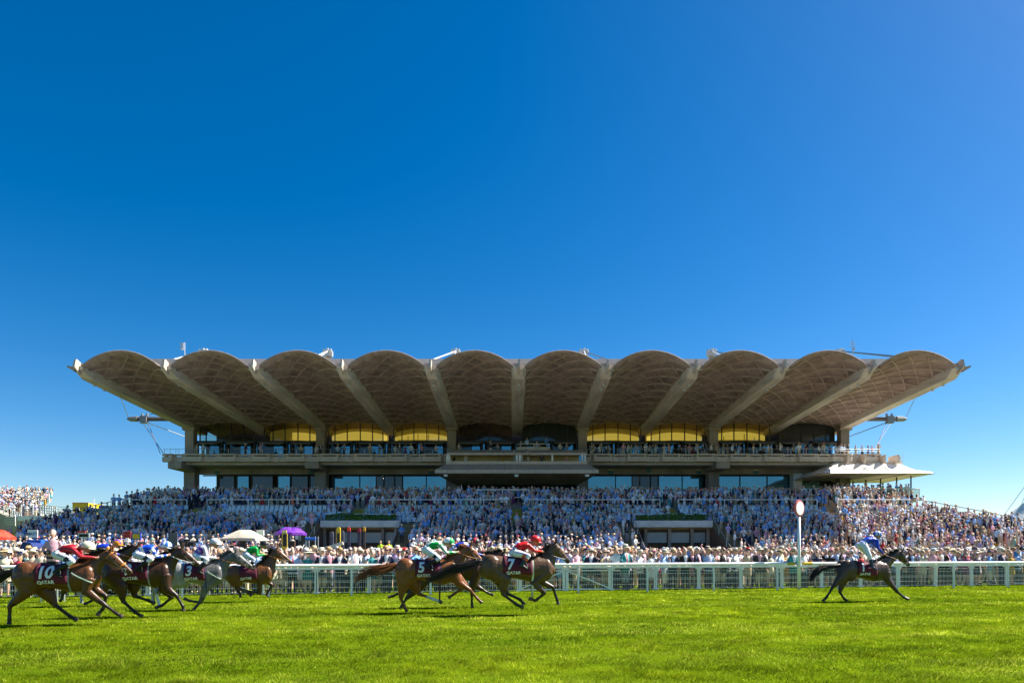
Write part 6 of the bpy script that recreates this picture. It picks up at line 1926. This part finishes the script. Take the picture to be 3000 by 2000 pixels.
# ------------------------------------------------------------------ bookmakers, umbrellas, cameras, named figures
def board(name, label, cat, x0, x1, y0, y1, Y, face, post=True, text=None, tcol=None, tsize=None, frame=None, thick=0.06, group=None, base=None):
    """sign board on a post; pixel box at depth Y"""
    a, b_ = at(x0, y1, Y), at(x1, y0, Y)
    T_ = thing(name, label, cat, ((a.x + b_.x) / 2, Y, 0), group)
    m_ = MB(); m_.bx(a.x, b_.x, Y - thick / 2, Y + thick / 2, a.z, b_.z); m_.build('board', face, T_, bevel=0.008)
    if frame:
        m_ = MB(); w = 0.05
        m_.bx(a.x - w, b_.x + w, Y - thick, Y + thick, b_.z, b_.z + w); m_.bx(a.x - w, b_.x + w, Y - thick, Y + thick, a.z - w, a.z)
        m_.bx(a.x - w, a.x, Y - thick, Y + thick, a.z, b_.z); m_.bx(b_.x, b_.x + w, Y - thick, Y + thick, a.z, b_.z); m_.build('frame', frame, T_)
    if post:
        m_ = MB(); c = (a.x + b_.x) / 2; m_.tube([(c, Y + 0.02, 0), (c, Y + 0.02, a.z)], 0.04, 6); m_.box((c, Y + 0.02, 0.03), (0.5, 0.4, 0.06)); m_.build('post', M_galv, T_)
    if base:
        m_ = MB(); m_.bx(a.x - 0.1, b_.x + 0.15, Y + 0.05, Y + 0.7, 0, base[0]); m_.build('pitch_box', base[1], T_, bevel=0.02)
    if text:
        lines = text if isinstance(text, (list, tuple)) else [text]
        for i, t in enumerate(lines):
            zc = a.z + (b_.z - a.z) * (1 - (i + 0.5) / len(lines))
            lettering(t, tsize, ((a.x + b_.x) / 2, Y - thick / 2, zc), (1, 0, 0), (0, 0, 1), tcol, T_, bold=tsize * 0.045)
    return T_


M_bl = mat('blue_board', (0.015, 0.11, 0.50), 0.5)
M_rd = mat('red_board', (0.60, 0.05, 0.03), 0.5)
M_yw = mat('yellow_board', (0.72, 0.50, 0.02), 0.5)
board('bookmaker_sign', 'white sign lettered MATT above a blue bookmaker stand', 'sign', 81, 110.5, 1552, 1574, 40, M_white, text='MATT', tcol=mat('blue_print', (0.02, 0.10, 0.30), 0.6), tsize=0.22, base=(2.35, M_bl), post=False)
m_ = MB(); a, b_ = at(52, 0, 39), at(97, 0, 39)
m_.prism([(a.x, 0.9), (b_.x, 0.9), (b_.x, 1.9), (b_.x - 0.15, 2.15), (a.x + 0.25, 2.2), (a.x, 1.6)], 'y', 39, 40.0)
o = m_.build('covered_stall', mat('blue_tarpaulin', (0.01, 0.03, 0.16), 0.5, noise=0.3, nscale=3, bump=0.5, bscale=4), None, origin=(a.x, 39.5, 0)); tag(o, 'bookmaker stall under a dark blue tarpaulin below the MATT sign', 'stall')
m_ = MB()
for x_ in (a.x + 0.1, b_.x - 0.1):
    for y_ in (39.1, 39.9): m_.bx(x_ - 0.04, x_ + 0.04, y_ - 0.04, y_ + 0.04, 0, 0.95)
m_.build('trestle_legs', M_galv, o)
board('bookmaker_sign', 'small red bookmaker sign behind the black odds board', 'sign', 227, 251, 1555, 1569, 41, M_rd, base=(1.5, M_black))
board('odds_board', 'black electronic odds board with silver frame on a post', 'board', 233, 260, 1563, 1572, 38, M_black, frame=M_galv)
board('bookmaker_sign', 'red sign lettered BARRY KING beside the yellow board', 'sign', 362, 384, 1556, 1574, 41, M_rd, text=['BARRY', 'KING'], tcol=mat('dark_print', (0.08, 0.01, 0.01)), tsize=0.13, base=(1.9, mat('charcoal_box', (0.04, 0.04, 0.045), 0.6)))
board('odds_board', 'yellow odds board in a blue frame beside the BARRY KING sign', 'board', 388, 411, 1563, 1578, 38, M_yw, frame=mat('blue_frame', (0.03, 0.08, 0.40), 0.5))
board('odds_board', 'plain dark grey odds board above the blue and white jockey', 'board', 493, 520, 1560, 1598, 40, mat('grey_board', (0.10, 0.105, 0.11), 0.5))
board('bookmaker_sign', 'small pale green and white sign right of the cream parasol', 'sign', 755, 771, 1554, 1565, 47, mat('pale_green_board', (0.45, 0.62, 0.50), 0.5), frame=M_white)
board('bookmaker_stand', 'tall yellow bookmaker stand with black price panel left of the purple parasol', 'sign', 826, 842, 1562, 1608, 43, M_yw, post=False, base=None)
m_ = MB(); a, b_ = at(829, 1600, 42.9), at(839.5, 1564, 42.9)
m_.bx(a.x, b_.x, 42.88, 42.95, a.z, b_.z); o = m_.build('price_panel', M_black, bpy.data.objects[[x.name for x in bpy.data.objects if x.name.startswith('bookmaker_stand')][-1]])
m_ = MB(); a, b_ = at(826, 1562, 43), at(840, 1552, 43); m_.bx(a.x, b_.x, 42.97, 43.03, a.z + 0.02, b_.z); m_.build('header', mat('pale_yellow', (0.75, 0.62, 0.20)), o.parent)
m_ = MB(); a, b_ = at(826, 1608, 43), at(842, 1608, 43); m_.bx(a.x, b_.x, 42.9, 43.1, 0, a.z); m_.build('plinth', M_yw, o.parent)


def pitch_pole(x, y0, y1, Y, w, body, cap, label):
    a = at(x, y1, Y); t = at(x, y0, Y)
    P_ = thing('bookmaker_joint', label, 'stand', (a.x, Y, 0), 'narrow bookmaker stands by the planter')
    m_ = MB(); m_.bx(a.x - w / 2, a.x + w / 2, Y - 0.06, Y + 0.06, 0, t.z - 0.32); m_.build('stem', body, P_)
    m_ = MB(); n = 10
    m_.prism([(a.x - w / 2, t.z - 0.31), (a.x + w / 2, t.z - 0.31)] + [(a.x + w / 2 * math.cos(math.pi * i / n), t.z - 0.15 + 0.15 * math.sin(math.pi * i / n)) for i in range(n + 1)], 'y', Y - 0.08, Y + 0.08)
    m_.build('rounded_head', cap, P_)
    m_ = MB(); m_.bx(a.x - w * 0.32, a.x + w * 0.32, Y - 0.09, Y - 0.05, t.z - 1.3, t.z - 0.45); m_.build('price_panel', M_black if body is M_yw else mat('slate_panel', (0.05, 0.06, 0.09)), P_)
    return P_
pitch_pole(992, 1543, 1592, 50, 0.28, M_yw, M_yw, 'tall yellow arch-topped bookmaker stand before the left planter')
pitch_pole(1022, 1543, 1590, 51, 0.24, mat('navy_stand', (0.02, 0.025, 0.08), 0.5), M_rd, 'slim navy stand with red head before the left planter')
pitch_pole(1052, 1546, 1590, 52, 0.20, mat('dark_stand', (0.03, 0.02, 0.03), 0.5), mat('maroon_head', (0.30, 0.02, 0.04), 0.5), 'slim dark stand with maroon head before the left planter')
pitch_pole(1067, 1543, 1590, 51, 0.19, mat('brown_stand', (0.05, 0.03, 0.015), 0.5), mat('amber_head', (0.50, 0.30, 0.02), 0.5), 'slim brown stand with amber head before the left planter')
pitch_pole(1004, 1553, 1592, 52, 0.20, mat('slate_stand', (0.10, 0.11, 0.14), 0.5), mat('slate_stand', (0.10, 0.11, 0.14)), 'slim slate grey stand right of the yellow arch-topped one')
pitch_pole(972, 1556, 1592, 52, 0.26, mat('slate_stand', (0.10, 0.11, 0.14)), mat('slate_stand', (0.10, 0.11, 0.14)), 'wide slate grey stand left of the yellow arch-topped one')


def parasol(x, yapex, xl, xr, yl, Y, m, label, sides=8, square=False, cab=None):
    ap = at(x, yapex, Y); r = (xr - xl) / 2 / FPX * Y * (0.9 if square else 1.0); ze = at(x, yl, Y).z
    P_ = thing('parasol', label, 'parasol', (ap.x, Y, 0))
    n = 4 if square else sides
    for i in range(n):
        a0, a1 = 2 * math.pi * (i + 0.5) / n, 2 * math.pi * (i + 1.5) / n
        p0 = Vector((ap.x + r * math.cos(a0) * (1.18 if square else 1), Y + r * math.sin(a0) * (1.18 if square else 1), ze)); p1 = Vector((ap.x + r * math.cos(a1) * (1.18 if square else 1), Y + r * math.sin(a1) * (1.18 if square else 1), ze))
        m_ = MB()
        def fn(u, v):
            e = p0.lerp(p1, v); q = Vector(ap).lerp(e, u)
            q.z += 0.16 * r * math.sin(u * math.pi) * (1 - 0.5 * abs(2 * v - 1)) + 0.03 * u * math.sin(v * math.pi) ; return q
        m_.grid(fn, 6, 6)
        m_.add([p0, p1, p1 - Vector((0, 0, 0.14)), p0 - Vector((0, 0, 0.14))], [(0, 1, 2, 3)])
        m_.build('canopy_panel', m, P_, recalc=False)
    m_ = MB(); m_.tube([(ap.x, Y, 0), (ap.x, Y, ap.z + 0.05)], 0.035, 6); m_.build('pole', M_galv, P_)
    for i in range(n):
        a0 = 2 * math.pi * (i + 0.5) / n; m_ = MB(); k = 1.16 if square else 0.98
        m_.tube([(ap.x, Y, ap.z - 0.06), (ap.x + r * k * math.cos(a0), Y + r * k * math.sin(a0), ze - 0.02)], 0.012, 4); m_.build('rib', M_galv, P_)
    if cab: 
        c = at(cab, 0, Y)
        o = MB(); o.bx(c.x - 0.2, c.x + 0.2, Y - 0.9, Y - 0.6, 0, 2.35); o.bx(c.x - 0.17, c.x + 0.17, Y - 0.93, Y - 0.9, 1.2, 2.25, 1); ob = o.build('odds_cabinet', [mat('brown_cabinet', (0.05, 0.025, 0.015), 0.5), M_black], None, origin=(c.x, Y - 0.75, 0))
        tag(ob, 'dark brown odds cabinet under the %s parasol' % label.split()[0], 'cabinet')
    return P_
parasol(717, 1552, 649, 780, 1577, 46, mat('cream_parasol', (0.52, 0.46, 0.36), 0.8, noise=0.06), 'cream square parasol over a bookmaker pitch', square=True, cab=725)
parasol(852, 1545, 806, 897, 1561, 47, mat('purple_parasol', (0.14, 0.02, 0.34), 0.6), 'purple parasol over a bookmaker pitch', cab=866)
parasol(-12, 1551, -62, 38, 1574, 43, mat('red_parasol', (0.72, 0.05, 0.02), 0.6), 'red parasol cut by the left frame edge')

# blue steel frame beside the purple parasol
F_ = thing('steel_frame', 'blue and steel ladder frame right of the purple parasol', 'frame', at(915, 0, 40).to_2d().to_3d())
m_ = MB()
for x_ in (901, 928):
    for y_ in (39.7, 40.3): m_.tube([(at(x_, 0, 40).x, y_, 0), (at(x_, 0, 40).x, y_, at(0, 1570, 40).z)], 0.025, 6)
for z_ in (0.5, 1.0, 1.5, 1.9): m_.tube([(at(901, 0, 40).x, 39.7, z_), (at(928, 0, 40).x, 39.7, z_)], 0.02, 6)
m_.build('uprights', M_galv, F_)
m_ = MB(); m_.tube([(at(900, 0, 40).x, 39.7, at(0, 1578, 40).z), (at(929, 0, 40).x, 39.7, at(0, 1578, 40).z)], 0.09, 10); m_.build('blue_roll', M_bl, F_)

# camera jib over the lawn
J_ = thing('camera_jib', 'pale camera jib arm reaching over the lawn crowd left of centre', 'camera crane', at(905, 1610, 31).to_2d().to_3d())
m_ = MB(); m_.bar(at(900, 1620, 31), at(950, 1606, 31), 0.07, 0.09); m_.build('dark_boom', M_black, J_)
m_ = MB(); m_.bar(at(948, 1607, 31), at(1005, 1590, 31), 0.12, 0.14); m_.build('boom', mat('cream_boom', (0.62, 0.57, 0.47), 0.5), J_)
m_ = MB(); m_.tube([(at(905, 0, 31).x, 31, 0), (at(905, 0, 31).x, 31, at(0, 1619, 31).z)], 0.08, 8)
for a in (0, 2.1, 4.2): m_.tube([(at(905, 0, 31).x, 31, 0.9), (at(905, 0, 31).x + 0.7 * math.cos(a), 31 + 0.7 * math.sin(a), 0.0)], 0.035, 6)
m_.build('tripod', M_black, J_)

# television camera on its tripod
cx, cy = at(546, 1593, 29).x, 29.0
K = thing('television_camera', 'black television camera on a tripod behind the rail left of the silver-capped jockey', 'camera', (cx, cy, 0))
zc = at(0, 1592, 29).z
m_ = MB(); m_.box((cx - 0.05, cy, zc), (0.34, 0.3, 0.24)); m_.box((cx + 0.02, cy, zc + 0.16), (0.26, 0.1, 0.08)); m_.build('body', M_black, K, bevel=0.02)
m_ = MB(); m_.tube([(cx + 0.1, cy, zc), (cx + 0.38, cy - 0.05, zc)], [0.09, 0.11], 10); m_.build('lens', mat('lens_barrel', (0.02, 0.02, 0.022), 0.3), K)
m_ = MB(); m_.box((cx - 0.24, cy, zc + 0.1), (0.12, 0.16, 0.14)); m_.build('viewfinder', M_black, K)
m_ = MB(); m_.tube([(cx, cy, zc - 0.1), (cx, cy, zc - 0.5)], 0.06, 8)
for a in (0.3, 2.4, 4.5): m_.tube([(cx, cy, zc - 0.45), (cx + 0.55 * math.cos(a), cy + 0.55 * math.sin(a), 0)], 0.03, 6)
m_.build('tripod', M_black, K)

# figures that stand out from the crowd
def block(x, y, h, label):
    m_ = MB(); m_.bx(x - 0.3, x + 0.3, y - 0.22, y + 0.22, h - 0.05, h)
    for sx in (-0.26, 0.26):
        for sy in (-0.18, 0.18): m_.bx(x + sx - 0.025, x + sx + 0.025, y + sy - 0.025, y + sy + 0.025, 0, h - 0.05)
    o = m_.build('step_stool', M_galv, None, origin=(x, y, 0)); return tag(o, label, 'stool')
p = at(155, 0, 23.0); block(p.x, 23.0, 0.55, 'aluminium step stool under the pink-shirted photographer')
ph = person((p.x, 23.0, 0.55), 0.25, 'shirt', 'clasp', 'pink', 'black', 'photographer in pale pink shirt standing above the crowd behind number 10', 4, 'grey', 'plum', scale=1.04, group='press photographers')
def hand_camera(parent, loc):
    m_ = MB(); m_.box((0, 0, 0), (0.16, 0.09, 0.11)); m_.box((0, 0, 0.07), (0.07, 0.07, 0.04)); m_.tube([(0, -0.04, 0), (0, -0.20, -0.01)], [0.045, 0.055], 10)
    o = m_.build('hand_camera', M_black, None); o.location = loc; return o
tag(hand_camera(ph, (p.x + 0.05, 22.72, 1.66)), 'black stills camera held by the pink-shirted photographer', 'camera')
p = at(2938, 0, 35.2); px_ = on_rail((Vector((p.x, 35.2, 0)) - RO).dot(RD), BACK + 0.5)
block(px_.x, px_.y, 0.12, 'low metal step under the photographer in the bright blue jacket')
person((px_.x, px_.y, 0.12), 0.3, 'jacket', 'raise', 'bright blue', 'charcoal', 'photographer in bright blue jacket raising a camera by the rail, far right', 1, 'dark', None, 'white', scale=1.06, group='press photographers')
o = hand_camera(None, (px_.x - 0.10, px_.y - 0.36, 1.80)); tag(o, 'black long-lens camera raised by the man in the bright blue jacket', 'camera')
q = on_rail((Vector((at(1846, 0, 29.5).x, 29.5, 0)) - RO).dot(RD), BACK + 0.38)
person(q, 0.5, 'jacket', 'rail', 'teal', 'grey', 'tall man in bright teal jacket and cream panama leaning at the rail', 1, 'grey', 'red', 'white', 'panama', 'cream', 'black', False, 1.08, 'spectators in the rows along the rail')
CLOTH['hi-vis yellow'] = (0.62, 0.80, 0.02)
for i, x_ in enumerate((1115, 1139)):
    p = at(x_, 0, 57.0)
    m_ = MB(); m_.bx(p.x - 0.35, p.x + 0.35, 56.7, 57.4, 0, 0.72); o = m_.build('plinth_block', M_conc_l, None, origin=(p.x, 57, 0)); tag(o, 'low concrete block under the %s yellow-vested steward' % ('left' if i == 0 else 'right'), 'block')
    person((p.x, 57.0, 0.72), 0.1, 'shirt', 'clasp', 'hi-vis yellow', 'navy', 'steward in fluorescent yellow vest at the foot of the stairs, %s of two' % ('left' if i == 0 else 'right'), 1, 'dark', None, group='stewards')
xs_ = PL[0][1] + 0.7; ys_ = 66.0; zi = int((ys_ - 61.5) / 8.6 * 22)
person((xs_, ys_ + 0.2, 4.45 * (zi + 1) / 22), 0.0, 'shirt', 'clasp', 'bright blue', 'charcoal', 'man in bright blue shirt and cap standing on the stairs right of the left planter', 1, 'grey', None, hat='cap', hatc='white', scale=1.02, group='people on the terrace stairs')
person((at(2099, 0, 74.9).x, 74.5, tz(74.5)), 0.1, 'dress', 'down', 'red', 'red', 'woman in vivid red dress by the upper terrace rail', 2, 'dark', group='people on the upper terrace')
person((at(2652, 0, 76).x, 76.3, tz(76.3)), 0.4, 'jacket', 'raise', 'black', 'black', 'man in black suit raising binoculars at the right end of the terrace', 1, 'dark', 'navy', group='people on the upper terrace')
# step ladder by the barrier at far right
q = on_rail((Vector((at(2926, 0, 34).x, 34, 0)) - RO).dot(RD), BACK + 0.9)
L_ = thing('step_ladder', 'small aluminium step ladder behind the barrier at far right', 'ladder', q)
m_ = MB()
for s in (-1, 1):
    m_.bar(q + Vector((s * 0.2, -0.25, 0)), q + Vector((s * 0.15, 0, 0.75)), 0.03, 0.05); m_.bar(q + Vector((s * 0.2, 0.25, 0)), q + Vector((s * 0.15, 0, 0.75)), 0.03, 0.05)
m_.build('side_rails', M_galv, L_)
for i in range(3):
    m_ = MB(); m_.box(q + Vector((0, -0.19 + 0.07 * i, 0.18 + 0.22 * i)), (0.36, 0.10, 0.03)); m_.build('tread', M_galv, L_)

# bits of turf thrown up behind number 5
rk = random.Random(4)
m_ = MB()
for i in range(46):
    p = h5['ln'].p(rk.gauss(930, 55), rk.gauss(1130, 80), w=rk.uniform(-0.3, 0.2))
    r_ = rk.uniform(0.006, 0.018)
    m_.ell(p, (r_, r_ * rk.uniform(0.5, 1), r_ * rk.uniform(0.5, 1.2)), 5, 4)
for hh, zx, zy in ((h7, 700, 1420), (h1, 520, 1360), (h10, 300, 1330)):
    for i in range(10):
        p = hh['ln'].p(zx + rk.gauss(0, 60), zy + rk.gauss(0, 30), w=rk.uniform(-0.2, 0.2)); r_ = rk.uniform(0.006, 0.014)
        m_.ell(p, (r_, r_ * 0.7, r_ * 0.8), 5, 4)
o = m_.build('turf_clods', mat('turf_clod', (0.16, 0.15, 0.04), 0.9), None); tag(o, 'small bits of turf kicked up behind the hooves', 'turf', kind='stuff')
